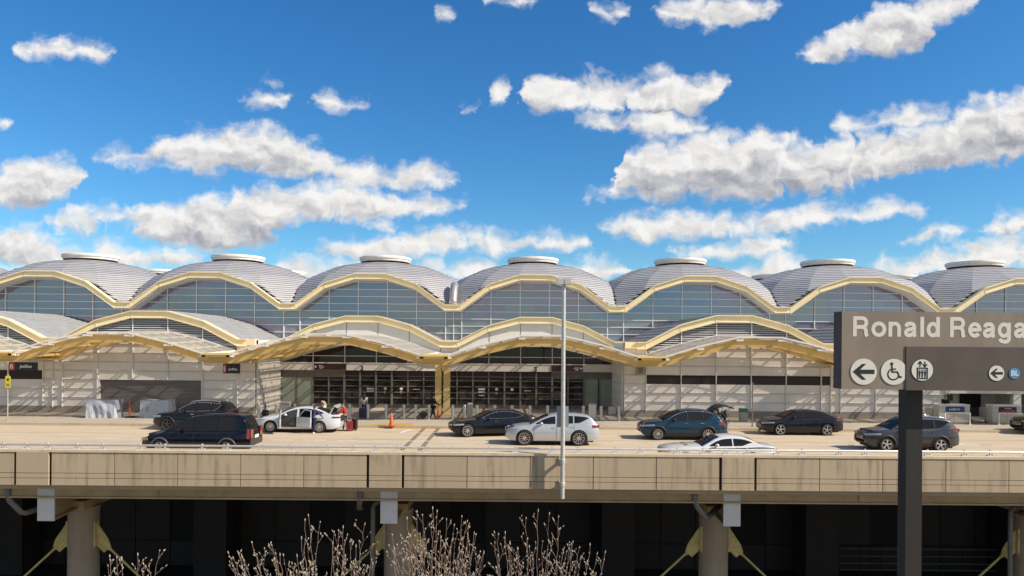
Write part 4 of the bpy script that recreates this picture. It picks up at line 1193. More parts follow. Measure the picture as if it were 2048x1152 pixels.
# --- silver crossover
c5 = Car(4.80,1.905,2.775,.97,.385, [(0,.48),(.03,.64),(.12,.78),(.4,.92),(.9,1.00),(1.3,1.03),(1.6,1.05),(3.0,1.08),(4.0,1.14),(4.5,1.15),(4.72,1.08),(4.80,.66)],
     [(1.18,1.02),(1.6,1.24),(2.0,1.43),(2.4,1.55),(2.9,1.60),(3.5,1.59),(4.1,1.54),(4.38,1.44),(4.58,1.20),(4.66,1.13)], tumble=.42, sill=.25)
d = 36.9
silver = make_car('parked_crossover', "silver crossover with ten spoke wheels, in the lane beside the tall light pole", c5, P_['silver'], at_wheel(1049, d)-.97, d, wheels=(10,.74,False),
     wins=[(1.48,2.55),(2.63,3.45),(3.52,4.30,{'cut1':.55})], ws=(1.26,2.2), rs=(4.4,4.60), lampF=(.08,.62,.72,.84), lampR=(4.42,4.78,.92,1.06), grille=(.50,.68), handles=(2.35,3.3), seams=(1.45,2.59,3.5), cat='crossover')
# --- blue suv with open tailgate
c6 = Car(4.61,1.88,2.71,.90,.35, [(0,.50),(.02,.66),(.10,.80),(.35,.93),(.9,1.01),(1.3,1.04),(1.6,1.05),(3.0,1.07),(3.8,1.11),(4.3,1.12),(4.52,1.04),(4.61,.62)],
     [(1.12,1.02),(1.5,1.24),(1.95,1.48),(2.4,1.61),(2.9,1.65),(3.4,1.62),(3.9,1.52),(4.2,1.36),(4.40,1.16),(4.46,1.11)], tumble=.42, sill=.24)
d = 39.4; fx6 = at_wheel(1316.7, d)-.90
bsuv = make_car('parked_suv', "deep blue SUV with its rear tailgate raised open", c6, P_['blue'], fx6, d, wheels=(10,.72,False),
     wins=[(1.42,2.50),(2.58,3.40),(3.44,3.98,{'cut1':.42})], ws=(1.20,2.2), rs=None, chrome='top', clad=.13, arches='trim', lampF=(.05,.72,.72,.82), lampR=(4.20,4.58,.86,1.0), grille=(.50,.70), handles=(2.3,3.2), seams=(1.4,2.54,3.42), cat='suv')
tg = MB()
prof_ = [(3.95,1.56),(4.15,1.74),(4.35,1.86),(4.62,1.92),(4.95,1.84),(5.10,1.76)]
for (xa, za), (xb, zb) in zip(prof_, prof_[1:]):
    tg.hexa([(xa,-.66,za-.09),(xb,-.62,zb-.07),(xb,.62,zb-.07),(xa,.66,za-.09),(xa,-.66,za),(xb,-.62,zb),(xb,.62,zb),(xa,.66,za)])
tgo = tg.build('tailgate', M['trim'], bsuv)
tg = MB(); tg.box(4.6,4.8,-.25,.25,1.80,1.835); tg.build('number_plate', M['plate'], tgo)
tg = MB(); tg.tube([(4.25,-.6,1.2),(4.5,-.6,1.8)], .015, 6); tg.tube([(4.25,.6,1.2),(4.5,.6,1.8)], .015, 6); tg.build('gas_strut', M['trim'], tgo)
tg = MB(); tg.grid([[(4.02+.018,-.6,1.46),(4.02+.018,.6,1.46)],[(4.22,-.66,1.36),(4.22,.66,1.36)],[(4.49,-.68,1.10),(4.49,.68,1.10)],[(4.625,-.68,.68),(4.625,.68,.68)]]); tg.build('boot_opening', M['interior'], bsuv)
# --- white coupe below the parapet line
c7 = Car(5.02,1.92,2.95,.92,.36, [(0,.60),(.02,.72),(.06,.80),(.3,.88),(1.0,.94),(1.6,.97),(2.4,.98),(3.4,1.00),(4.2,1.02),(4.8,.99),(4.98,.93),(5.02,.62)],
     [(1.62,.95),(2.0,1.14),(2.35,1.32),(2.7,1.41),(3.1,1.43),(3.5,1.40),(3.9,1.28),(4.25,1.10),(4.4,1.03)], tumble=.50, sill=.2, kf=.18)
d = 32.0; fx7 = px(1330, 900, d).x
coupe = make_car('parked_coupe', "white two door coupe with dark side stripes, mostly hidden behind the parapet", c7, P_['white2'], fx7, d, zoff=-.30, wheels=(5,.74,False),
     wins=[(1.95,3.02,{'lo':.03,'hi':.10}),(3.08,3.95,{'lo':.03,'hi':.10,'cut1':.5})], ws=(1.68,2.5), rs=(3.7,4.3), lampF=(.04,.25,.66,.76), lampR=(4.85,5.0,.8,.9), grille=(.52,.7), seams=(1.8,3.2), cat='coupe')
for sg in (-1, 1):
    for q, wq in ((.055,.045),(.12,.018)):
        mb = c7.patch(1.9, 4.9, lambda x: c7.top(x)-q-wq+.03*max(0,(x-3.2))**1.2*.5, lambda x: c7.top(x)-q+.03*max(0,(x-3.2))**1.2*.5, sg, .008, 16); mb.build('side_stripe', M['ink'], coupe)
mb = MB(); mb.box(1.0,1.14,-.36,-.24,.99,1.01); mb.box(1.0,1.14,.24,.36,.99,1.01); mb.build('hood_scoop', M['trim'], coupe)
# --- charcoal compact sedan
c8 = Car(4.63,1.78,2.70,.93,.335, [(0,.46),(.02,.60),(.10,.72),(.35,.84),(.8,.92),(1.2,.97),(1.5,.985),(2.8,1.0),(3.7,1.05),(4.2,1.07),(4.5,1.05),(4.6,.95),(4.63,.6)],
     [(1.02,.94),(1.4,1.14),(1.8,1.32),(2.2,1.42),(2.6,1.445),(3.1,1.41),(3.6,1.29),(4.05,1.12),(4.2,1.06)], tumble=.46, sill=.20)
d = 42.0
make_car('parked_sedan', "charcoal compact sedan with twisted spoke wheels, by the kerb right of the thin post", c8, P_['char'], at_wheel(1561.5, d)-.93, d, wheels=(5,.78,True),
     wins=[(1.36,2.26),(2.34,3.16),(3.2,3.75,{'cut1':.4})], ws=(1.10,2.0), rs=(3.3,4.02), lampF=(.05,.58,.66,.76), lampR=(4.18,4.60,.86,.98), grille=(.40,.60), handles=(2.05,2.95), seams=(1.3,2.3,3.18))
# --- graphite suv behind the sign post
c9 = Car(4.57,1.845,2.66,.90,.36, [(0,.52),(.02,.68),(.10,.82),(.35,.94),(.9,1.04),(1.3,1.08),(1.6,1.10),(3.0,1.13),(3.8,1.20),(4.2,1.22),(4.48,1.12),(4.54,.9),(4.57,.60)],
     [(1.08,1.06),(1.5,1.30),(1.9,1.52),(2.3,1.64),(2.8,1.68),(3.4,1.665),(3.95,1.60),(4.15,1.52),(4.36,1.28),(4.44,1.18)], tumble=.40, sill=.25)
d = 35.7
make_car('parked_suv', "graphite grey SUV with silver roof rails, cut across by the dark sign post", c9, P_['grey'], at_wheel(1774.8, d)-.90, d, wheels=(5,.70,False),
     wins=[(1.40,2.42),(2.50,3.30),(3.36,4.10,{'cut1':.5})], ws=(1.16,2.1), rs=(4.17,4.38), clad=.14, arches='trim', lampF=(.05,.62,.78,.88), lampR=(4.18,4.52,.98,1.16), grille=(.56,.74), handles=(2.2,3.1), seams=(1.38,2.46,3.34), rails=(1.9,3.9), chrome='top', cat='suv')
# --- dark car cut by the right edge
c10 = Car(4.75,1.88,2.79,.92,.36, [(0,.52),(.02,.70),(.08,.82),(.3,.94),(.9,1.02),(1.3,1.06),(3.0,1.08),(4.2,1.10),(4.66,1.0),(4.75,.6)],
     [(1.2,1.04),(1.6,1.26),(2.1,1.52),(2.6,1.64),(3.2,1.66),(3.9,1.58),(4.3,1.32),(4.5,1.08)], tumble=.42)
d = 43.0
make_car('parked_suv', "black car at the right edge, only its nose in view by the kerb", c10, P_['black'], px(2056, 850, d).x, d, wheels=(5,.72,True), wins=[(1.5,2.5),(2.6,3.5)], ws=(1.3,2.1), rs=(4.3,4.46), lampF=(.05,.5,.76,.86), lampR=(4.4,4.7,.86,1.0), grille=(.52,.74), seams=(1.5,2.55), cat='suv')
# ================================================================== KERBSIDE THINGS
def gnd(x, y, z=.15):
    dx, dy = x-CX, y-HY; v = math.cos(ROLL)*dy - math.sin(ROLL)*dx; d = (ZC-z)*FPX/v
    return Vector(((math.cos(ROLL)*dx + math.sin(ROLL)*dy)*d/FPX, d, z))
M['orange'] = mat('traffic_orange', (.62,.10,.015), .5, var=.15, vscale=6)
M['tarp'] = mat('grey_tarpaulin', (.40,.42,.46), .45, spec=.4, var=.12, vscale=2.5)
M['green'] = mat('green_lid', (.03,.16,.09), .45, var=.1)
M['yellow'] = mat('yellow_sign', (.62,.52,.02), .45, var=.08)
M['bluesign'] = mat('blue_sign', (.012,.045,.16), .35, var=.06)
M['navysign'] = mat('navy_sign', (.012,.013,.04), .4, var=.06)
# bollards
def make_bollard():
    o = empty('bollard', (0,0,.15), '', 'bollard', 'steel bollards along the terminal kerb')
    mb = MB(); mb.lathe([(.10,0),(.10,.78),(.10,.79)], n=20); mb.build('bollard_post', M['steel'], o, smooth=30)
    mb = MB(); mb.lathe([(.092,.79),(.092,.83),(.112,.83),(.112,.90),(.10,.95),(.07,.985),(.02,1.0)], n=20); mb.build('bollard_cap', M['steel'], o, smooth=30)
    mb = MB(); mb.lathe([(.17,0),(.17,.012),(.12,.03)], n=20); mb.build('base_ring', M['bin'], o)
    return o
bol = make_bollard()
BX = [(517,"far left of the row, in front of the lattice return wall"),(553,"behind the white sedan's bonnet, second from the left"),(590,"behind the white sedan's roof, its cap showing left of the person in purple"),(627,"showing only its cap over the head of the person in purple"),
 (699.5,"just right of the person in the red top"),(736,"just right of the blue suitcase"),(772,"just left of the orange cone on the kerb"),(808,"right of the orange cone on the kerb, in front of the left doors"),(831.5,"behind the tilted black trolley case"),(858,"by the legs of the person in black, left of the yellow column"),
 (905.5,"first to the right of the yellow twin column"),(929,"on the left side of the ribbed bin near the right doors"),(954,"on the right side of the ribbed bin near the right doors"),(989.5,"above the roof of the black saloon"),
 (1024,"above the boot of the black saloon, left one"),(1060,"above the bonnet of the silver crossover"),(1095,"above the roof of the silver crossover, left of the light pole"),(1166.5,"on the left side of the tall steel bin"),(1202,"on the right side of the tall steel bin"),(1237.5,"last of the row, by the corner of the white wall")]
for i, (x, t) in enumerate(BX):
    p = px(x, 838, 48.0)
    o = bol if i == 0 else copy_tree(bol)
    o.location = (p.x, 48.0, .15); o['label'] = "silver bollard " + t
# bins
def box_bin(x, d, w, h, m, label, ribs=0, lid=None, dp=.5):
    p = px(x, 838, d); o = empty('litter_bin', (p.x, d, .15), label, 'bin')
    mb = MB(); mb.box(-w/2,w/2,-dp/2,dp/2,.04,h); mb.box(-w/2+.04,w/2-.04,-dp/2+.04,dp/2-.04,0,.04); mb.build('bin_body', m, o)
    if ribs:
        mb = MB()
        for k in range(ribs): q = -w/2+.03+(w-.06)*k/(ribs-1); mb.box(q-.016,q+.016,-dp/2-.02,-dp/2,.06,h-.03)
        mb.build('bin_ribs', M['steel'], o)
    mb = MB(); mb.box(-w/2-.02,w/2+.02,-dp/2-.02,dp/2+.02,h,h+.05); mb.hexa([(-w/2,-dp/2,h+.05),(w/2,-dp/2,h+.05),(w/2,dp/2,h+.05),(-w/2,dp/2,h+.05),(-w/2+.06,-dp/2+.1,h+.14),(w/2-.06,-dp/2+.1,h+.14),(w/2-.06,dp/2-.02,h+.14),(-w/2+.06,dp/2-.02,h+.14)])
    mb.build('bin_lid', lid or m, o)
    return o
box_bin(571, 49.2, .60, .86, M['bin'], "squat grey litter bin behind the white sedan near the lattice wall")
box_bin(940, 48.8, .36, .92, M['bin'], "narrow ribbed litter bin between two bollards near the right doors", 5)
box_bin(1184, 48.6, .50, .98, M['steel'], "tall plain steel bin between two bollards left of the white wall")
box_bin(1224, 52.5, .50, .42, M['white'], "low white box standing inside the recess by the right doors")
b_ = box_bin(1486.5, 48.4, .46, .62, M['bin'], "grey round-cornered recycling bin with a tall green top, right of the blue SUV", lid=M['green'])
mb = MB(); mb.box(-.24,.24,-.26,.26,.672,.86); mb.build('bin_hood', M['green'], b_)
# cones
def cone(p, h, label):
    o = empty('traffic_cone', p, label, 'traffic cone', 'orange traffic cones')
    k = h/.75; mb = MB(); mb.lathe([(.15*k,.03*k),(.14*k,.06*k),(.035*k,h-.02),(.02*k,h)], n=20); mb.build('cone_body', M['orange'], o, smooth=40)
    mb = MB(); mb.box(-.2*k,.2*k,-.2*k,.2*k,0,.035*k); mb.build('cone_base', M['orange'], o)
    mb = MB(); mb.lathe([(.112*k,.30*h),(.088*k,.50*h)], n=20, close=False); mb.lathe([(.071*k,.62*h),(.058*k,.74*h)], n=20, close=False); mb.build('cone_band', M['letter'], o)
    return o
cone(gnd(783, 852), .80, "orange and white traffic cone on the yellow-painted kerb")
cone(gnd(876.5, 834), .66, "smaller orange cone standing against the yellow twin column")
p = gnd(259.5, 835); o = empty('delineator_post', p, "slim orange delineator post on a black base between two covered carts", 'delineator')
mb = MB(); mb.lathe([(.055,.06),(.05,.6),(.045,1.08),(.03,1.12)], n=16); mb.build('post', M['orange'], o, smooth=40)
mb = MB(); mb.lathe([(.34,0),(.33,.05),(.08,.09)], n=8); mb.build('base', M['black'], o)
# covered carts
def covered(px0, label, seed):
    p = gnd(px0, 836); rnd = random.Random(seed); w, dp, h = 1.84, 1.0, 1.16
    o = empty('covered_cart', (p.x, p.y, .15), label, 'covered cart', 'carts under grey tarpaulins')
    def wob(x, y, z):
        f = (1-z/h)
        a = .05*math.sin(7*x+seed)*f + .035*math.sin(15*x+3*z+seed*2) * f + .03*math.sin(5*z+4*x)
        return a
    def P(u, v):                                            # u round the sides, v up
        per = 2*(w+dp); q = u*per
        if q < w: x, y, nx, ny = q, 0, 0, -1
        elif q < w+dp: x, y, nx, ny = w, q-w, 1, 0
        elif q < 2*w+dp: x, y, nx, ny = w-(q-w-dp), dp, 0, 1
        else: x, y, nx, ny = 0, dp-(q-2*w-dp), -1, 0
        z = v*h; a = wob(x+y*1.3, y, z) + .05*(1-v)
        fold = .03*abs(math.sin(6*(x+z)))*(.3 < v < .8)
        return (x+nx*a, y+ny*(a+fold), z*(1+.01*math.sin(5*x)))
    mb = MB(); N = 96
    mb.grid([[P(u/N % 1.0 if u < N else 0, v/12) for u in range(N+1)] for v in range(13)])
    mb.grid([[(.0+w*i/14, dp*j/8, h*(1+.01*math.sin(5*w*i/14)) + (-.03*math.sin(math.pi*i/14)*math.sin(math.pi*j/8))) for i in range(15)] for j in range(9)])
    mb.build('tarpaulin', M['tarp'], o, smooth=50)
    mb = MB()
    for x in (.2, w-.2):
        for y in (.2, dp-.2): mb.cyl((x-.03,y,.06),(x+.03,y,.06),.06,12)
    mb.build('castor', M['black'], o)
    mb = MB(); zc = .25; mb.tube([(.55,-.09,.75),(.52,-.10,.55),(.5,-.10,.40)], .012, 5); mb.tube([(1.15,-.10,.22),(1.25,-.11,.26)], .014, 5); mb.build('tie_cord', M['ink'], o)
covered(173, "grey tarpaulin-covered cart in front of the roller shutter, the left one", 1)
covered(280, "grey tarpaulin-covered cart half behind the black crossover's nose", 4)
# airline signs under the canopy
def hang_sign(x0, x1, y0, y1, d, label, redfrac, fs, yaw=0):
    a = px(x0, y0, d); b = px(x1, y1, d); w = b.x-a.x; h = a.z-b.z
    o = empty('hanging_sign', (a.x, d, b.z), label, 'sign', rz=yaw)
    mb = MB(); mb.box(w*redfrac+.004, w, 0, .12, 0, h); mb.build('sign_panel', M['blackp'], o)
    mb = MB(); mb.box(0, w*redfrac, -.004, .124, 0, h); mb.build('sign_letter_panel', M['red'], o)
    text('B', h*.78, M['letter'], 'sign_text', o, (w*redfrac*.5, -.012, h*.22), align='CENTER', bold=.008, sx=min(1.0, redfrac*w/(h*.75)))
    text('JetBlue', fs, M['letter'], 'sign_text', o, (w*(redfrac+(1-redfrac)*.5), -.008, h*.33), align='CENTER', bold=.004, shear=.15)
    mb = MB()
    for q in (.25,.75): mb.box(w*q-.015, w*q+.015, .04, .07, h, h+.45)
    mb.build('hanger', M['bin'], o)
hang_sign(17, 73.5, 724, 741, 46.8, "black hanging sign with a red B panel, left of the roller shutter", .22, .27)
hang_sign(446, 479, 727, 747, 46.8, "smaller black hanging sign with a red edge, right of the roller shutter", .20, .20)
# door header signs and numerals
def wall_sign(x0, x1, y0, y1, d, label, side):
    a = px(x0, y0, d); b = px(x1, y1, d); w = b.x-a.x; h = a.z-b.z
    o = empty('door_sign', (a.x, d, b.z), label, 'sign')
    mb = MB(); mb.box(0,w,-.05,.0,0,h); mb.build('sign_panel', M['maroon'], o)
    mb = MB(); s = 1 if side < 0 else -1; c = .22*h if side < 0 else w-.22*h
    mb.prism([(c-.09*s,-.054,h/2),(c+.06*s,-.054,h/2+.10),(c+.06*s,-.054,h/2-.10)], (0,-.006,0)); mb.build('arrow', M['letter'], o)
    mb = MB()
    for k in range(3): z = h*(.28+.2*k); L = (.28,.40,.30)[k]; q = .28 if side < 0 else w-.28-L-.12; mb.box(q+.1, q+.1+L, -.056, -.05, z-.022, z+.022)
    mb.build('sign_lettering', M['letter'], o)
wall_sign(628.5, 692.5, 727, 740, 56.22, "long dark red sign above the left entrance doors, arrow pointing left", -1)
wall_sign(1103, 1165, 730.5, 743.5, 56.22, "long dark red sign above the right entrance doors, behind the light pole", 1)
for x, y, t in ((723.5, 740.8, "black numeral 3 above the left entrance doors"), (1071, 743.4, "black numeral 3 above the right entrance doors")):
    p = px(x, y, 56.23)
    o = empty('door_number', (p.x, 56.24, p.z), t, 'number sign', 'door numbers over the entrances')
    text('3', .54, M['ink'], 'numeral', o, (0,0,0), align='CENTER', bold=.012, ext=.008)
# stickers on the doors
mb = MB()
def stick(mb, x0, x1, y0, y1):
    a = px(x0, y0, YE-.01); b = px(x1, y1, YE-.01); mb.box(a.x, b.x, YE-.012, YE+.02, b.z, a.z)
for q in ((734,748,775.5,779),(734,748,781,784),(956.5,970,777,780),(956.5,970,783,786),(957,969,790,792),(825,840,778,779.5),(1049,1062,781,782.5)): stick(mb, *q)
tp('door_sticker', mb, M['letter'])
mb = MB()
for q in ((734,748,779,781),(956.5,970,780,783)): stick(mb, *q)
tp('door_sticker', mb, M['bluesign'])
mb = MB()
for x, y in ((770.5,777),(802.5,777.5),(993.5,778.5),(1024.5,779)):
    p = px(x, y, YE-.01); mb.cyl((p.x,YE-.014,p.z),(p.x,YE+.01,p.z),.12,18)
tp('round_door_sticker', mb, M['letter'])
mb = MB()
for x, y in ((770,784.5),(802,785),(993,786.5)): stick(mb, x-2, x+2, y-2.5, y+2.5)
tp('door_sticker', mb, M['yellow'])
# loudspeaker box, wall outlet
a = px(1274, 732, YL-.2); b = px(1288, 750, YL-.2)
o = empty('speaker_box', ((a.x+b.x)/2, YL-.1, b.z), "small grey box fixed high on the white wall, right of the right entrance", 'wall fixture')
w = (b.x-a.x)/2; mb = MB(); mb.box(-w,w,-.18,.02,0,a.z-b.z); mb.build('housing', M['bin'], o); mb = MB(); mb.box(-w*.6,w*.6,-.19,-.18,.12,a.z-b.z-.12); mb.build('front_grille', M['frame'], o)
# posts
def pole_sign(x, ytop, ybot, d, label, plate=None):
    p = px(x, ybot, d); t = px(x, ytop, d)
    o = empty('sign_post' if plate else 'thin_post', (p.x, d, .15), label, 'sign post' if plate else 'post')
    mb = MB(); mb.cyl((0,0,0),(0,0,t.z-.15),.038,10); mb.cyl((0,0,0),(0,0,.03),.09,12); mb.build('post', M['bin'] if plate else M['frame'], o)
    if plate:
        h0 = px(x, plate[1], d).z-.15; h1 = px(x, plate[0], d).z-.15
        mb = MB(); mb.box(-.12,.20,-.055,-.04,h0,h1); pl = mb.build('sign_plate', M['yellow'], o)
        mb = MB(); mb.box(-.02,.10,-.06,-.0555,h0+.45,h0+.60); mb.box(-.06,.14,-.06,-.0555,h0+.12,h0+.16); mb.box(-.06,.14,-.06,-.0555,h0+.22,h0+.26); mb.build('sign_symbol', M['ink'], pl)
pole_sign(15, 748, 843, 45.1, "grey post with a narrow yellow sign on the kerb at the far left", (752, 776))
pole_sign(1504.5, 765, 851, 45.2, "thin bare brown post on the kerb right of the blue SUV")
# check-in counters
M['counter'] = mat('counter_laminate', (.52,.47,.40), .4, var=.08)
def counter(x0, x1, label, red):
    d = 47.8; a = px(x0, 848, d).x; b = px(x1, 848, d).x; w = b-a
    o = empty('checkin_counter', (a, d, .15), label, 'check-in counter', 'kerbside check-in counters')
    mb = MB(); mb.box(0,w,0,.7,.10,1.22); mb.box(.05,w-.05,.05,.65,0,.10); mb.build('counter_body', M['counter'], o)
    mb = MB(); mb.box(-.02,w+.02,-.03,.73,1.222,1.27); mb.build('counter_top', M['white'], o)
    mb = MB()
    for q in (.5,): mb.box(w*q-.008,w*q+.008,-.006,0,.12,.78)
    mb.box(.05,w-.05,-.006,0,.78,.795); mb.build('panel_seam', M['frame'], o)
    mb = MB(); mb.box(w*.21,w*.82,-.03,0,.80,1.13); sg_ = mb.build('counter_sign', M['navysign'] if red else M['bluesign'], o)
    if red:
        mb = MB(); mb.box(w*.27,w*.76,-.036,-.03,.83,.93); mb.build('red_band', M['red'], sg_)
        mb = MB(); mb.box(w*.40,w*.64,-.036,-.03,1.02,1.045); mb.build('sign_lettering', M['letter'], sg_)
    else:
        text('DELTA', .155, M['letter'], 'sign_text', o, (w*.39, -.036, .905), bold=.004, sx=1.25)
        mb = MB(); mb.poly([(w*.31,-.036,.91),(w*.37,-.036,.91),(w*.34,-.036,1.01)]); mb.box(w*.74,w*.76,-.036,-.034,.95,.97); mb.build('triangle_mark', M['letter'], sg_)
    mb = MB()
    for q in (.06,.86): mb.box(w*q-.03,w*q+.03,-.50,-.44,0,.78); mb.box(w*q-.12,w*q+.12,-.55,-.39,0,.02)
    mb.box(w*.06,w*.86,-.49,-.45,.74,.78); mb.build('barrier_rail', M['white'], o)
counter(1878, 1939.5, "beige check-in counter with a blue sign, right of the dark sign post", False)
counter(1985, 2043, "beige check-in counter with a navy and red sign, near the right edge", True)
a = px(1864, 838, 48.6).x; b = px(1873, 838, 48.6).x
o = empty('baggage_scale', (a, 48.6, .15), "low beige side desk left of the blue-signed check-in counter", 'desk'); mb = MB(); mb.box(0,b-a,0,.8,.05,.95); mb.build('desk_body', M['counter'], o); mb = MB(); mb.box(b-a+.003,b-a+.35,.1,.7,.0,.5); mb.build('scale', M['bin'], o)
a = px(1940.5, 840, 48.4).x; b = px(1984, 840, 48.4).x
o = empty('baggage_conveyor', (a, 48.4, .15), "low baggage conveyor between the two check-in counters", 'conveyor')
w = b-a; mb = MB(); mb.box(0,w,0,.55,.25,.42); mb.build('belt', M['steel'], o); mb = MB(); mb.box(.1,.2,.1,.45,0,.25); mb.box(w-.2,w-.1,.1,.45,0,.25); mb.build('conveyor_leg', M['black'], o); mb = MB(); mb.box(.0,w*.65,.57,.62,.42,.98); mb.build('back_screen', M['blackp'], o); mb = MB(); mb.box(w*.66,w*.98,-.05,.6,.43,1.02); mb.build('belt_cover', M['bin'], o)
a = px(1842, 789, YL+.6); b = px(1906, 801.5, YL+.6); w = b.x-a.x; h = a.z-b.z
o = empty('airline_sign', (a.x, YL+.6, b.z), "dark navy airline sign with pale lettering inside the check-in recess", 'sign')
mb = MB(); mb.box(0,w,0,.08,0,h); mb.box(.1,.14,.02,.05,h,h+.3); mb.box(w-.14,w-.1,.02,.05,h,h+.3); mb.build('sign_panel', M['navysign'], o)
text('DELTA', h*.52, M['bin'], 'sign_text', o, (w*.24,-.006,h*.3), bold=.004, sx=1.6)
mb = MB(); mb.poly([(w*.08,-.006,h*.3),(w*.18,-.006,h*.3),(w*.13,-.006,h*.68)]); mb.build('triangle_mark', M['bin'], o)

# ================================================================== PARAPET RAIL, LIGHT POLE
o = empty('pipe_railing', (-4.79, 28.42, .915), "low galvanised pipe rail on short bracket posts along the parapet top", 'railing')
mb = MB(); mb.tube([(-80,28.42,1.07),(80,28.42,1.07)], .042, 10); mb.build('rail', M['galv'], o, world=True, smooth=True)
post = MB(); post.box(-.03,.03,-.03,.03,.017,.24); post.box(-.14,.14,-.08,.08,0,.016); post.box(.07,.12,-.04,.04,.017,.07); post.box(-.12,-.07,-.04,.04,.017,.06)
pm_ = post.mesh('rail_post', mat('rail_bracket_zinc', (.60,.59,.57), .45, metal=.2, var=.1))
for k in range(-4, 4):
    X = XC(k)+BAY/2 - .02; L = BAY-1.28-.16
    xs_ = [X-.42, X+.42] + [X+.72+L*(i+f)/5 for i in range(5) for f in (.35,.76)]
    for x in xs_:
        if abs(x) < 24 or abs(x+2) < 22: link('rail_post', pm_, o).location = (x+4.79, 0, 0)
PD = 27.88
t_ = px(1128.3, 566, PD); b_ = px(1124.2, 997, PD); xb = (t_.x+b_.x)/2
o = empty('light_pole', (xb, PD, b_.z), "tall silver light pole with two lamp boxes, clamped to the parapet face", 'light pole')
H_ = t_.z - b_.z
mb = MB(); mb.lathe([(.085,0),(.082,H_*.4),(.075,H_*.8),(.072,H_)], n=20); mb.build('shaft', M['galv'], o, smooth=30)
mb = MB(); z1 = px(1124, 922, PD).z-b_.z; z2 = px(1124, 968, PD).z-b_.z
for z in (z1, z2): mb.lathe([(.105,z-.09),(.105,z+.06),(.086,z+.08)], n=20)
mb.build('collar', M['galv'], o, smooth=30)
mb = MB()
for z in (z1, z2): mb.box(-.05,.05,.07,28.17-PD,z-.06,z+.03); mb.box(-.12,.12,28.15-PD,28.169-PD,z-.14,z+.12)
mb.build('clamp_arm', M['galv'], o)
for s, (x0, x1) in ((-1,(-.28,-.01)),(1,(.01,.26))):
    mb = MB(); mb.hexa([(x0,-.16,H_-.06),(x1,-.16,H_-.06),(x1,.16,H_-.06),(x0,.16,H_-.06),(x0,-.16,H_+.17),(x1,-.16,H_+.17),(x1,.16,H_+.17),(x0,.16,H_+.17)]); lb_ = mb.build('lamp_box', M['galv'], o)
    mb = MB(); mb.box(x0+.03,x1-.03,-.13,.13,H_-.075,H_-.061); mb.build('lamp_lens', M['head'], lb_)
za = px(1124, 855, PD).z-b_.z; zb = px(1124, 813, PD).z-b_.z
mb = MB(); mb.box(-.225,.225,.10,.125,za,zb); mb.box(-.03,.03,.07,.10,za+.1,zb-.1); mb.build('sign_back', mat('sign_back_aluminium', (.30,.33,.37), .45, metal=.3, var=.12), o)

# ================================================================== STATION SIGN
M['sign_tan'] = mat('sign_brown_grey', (.235,.19,.145), .55, var=.16, vscale=5, vstretch=(1,1,.25))
M['sign_dark'] = mat('sign_dark_brown', (.095,.072,.06), .5, var=.16, vscale=2.0, col2=(.075,.058,.05))
M['sign_edge'] = mat('sign_edge', (.05,.042,.045), .6, var=.15)
M['sign_white'] = mat('sign_lettering', (.66,.63,.56), .5, var=.06, vscale=12)
M['post_brown'] = mat('post_brown', (.014,.011,.010), .6, var=.3, vscale=6, vstretch=(6,6,.4))
M['line_blue'] = mat('line_blue', (.05,.27,.55), .45, var=.06)
DS = 8.5
A = px(1684, 622.5, DS); Bt = px(1684, 778, DS)
SX0, SZ0, SZ1 = A.x, Bt.z, A.z
sg = empty('station_sign', (px(1829, 790, 8.7).x, 8.75, 1.9), "brown-grey station sign with pale lettering and round pictograms on a dark square post", 'sign')
def sp_(name, mb, m, parent=None): return mb.build(name, m, parent or sg, world=parent is None)
mb = MB(); mb.box(SX0, SX0+4.6, DS, DS+.21, SZ0, SZ1); sb_ = sp_('sign_board', mb, M['sign_tan'])
mb = MB(); mb.box(SX0-.004, SX0, DS+.004, DS+.206, SZ0+.003, SZ1-.003); sp_('sign_edge', mb, M['sign_edge'])
PA = px(1813, 693, DS-.008); PB = px(1813, 780.5, DS-.008)
mb = MB(); mb.box(PA.x, SX0+4.6, DS-.008, DS-.001, PB.z, PA.z); db_ = sp_('dark_panel', mb, M['sign_dark'])
mb = MB(); mb.box(PA.x-.012, PA.x-.001, DS-.009, DS-.001, PB.z, PA.z); sp_('panel_edge', mb, M['ink'])
mb = MB(); q0 = px(1813, 800, 8.70); q1 = px(1845.5, 800, 8.70)
mb.box(q0.x, q1.x, 8.70, 8.88, 1.9, SZ0-.002); mb.box(q0.x-.1, q1.x+.1, 8.6, 8.98, 1.9, 1.93); sp_('sign_post', mb, M['post_brown'])
K = DS/FPX
def ell(cx, cy, rx, ry, a0, a1, n=28): return [(cx+rx*math.cos(R(a0+(a1-a0)*i/n)), cy+ry*math.sin(R(a0+(a1-a0)*i/n))) for i in range(n+1)]
def smooth_path(p, n=6):                          # rounded line through the given points
    out = []
    for i in range(len(p)-1):
        a, b, c, d = p[max(i-1,0)], p[i], p[i+1], p[min(i+2,len(p)-1)]
        for k in range(n):
            t = k/n; out.append(tuple(.5*(2*b[q]+(c[q]-a[q])*t+(2*a[q]-5*b[q]+4*c[q]-d[q])*t*t+(3*b[q]-a[q]-3*c[q]+d[q])*t**3) for q in (0,1)))
    return out + [p[-1]]
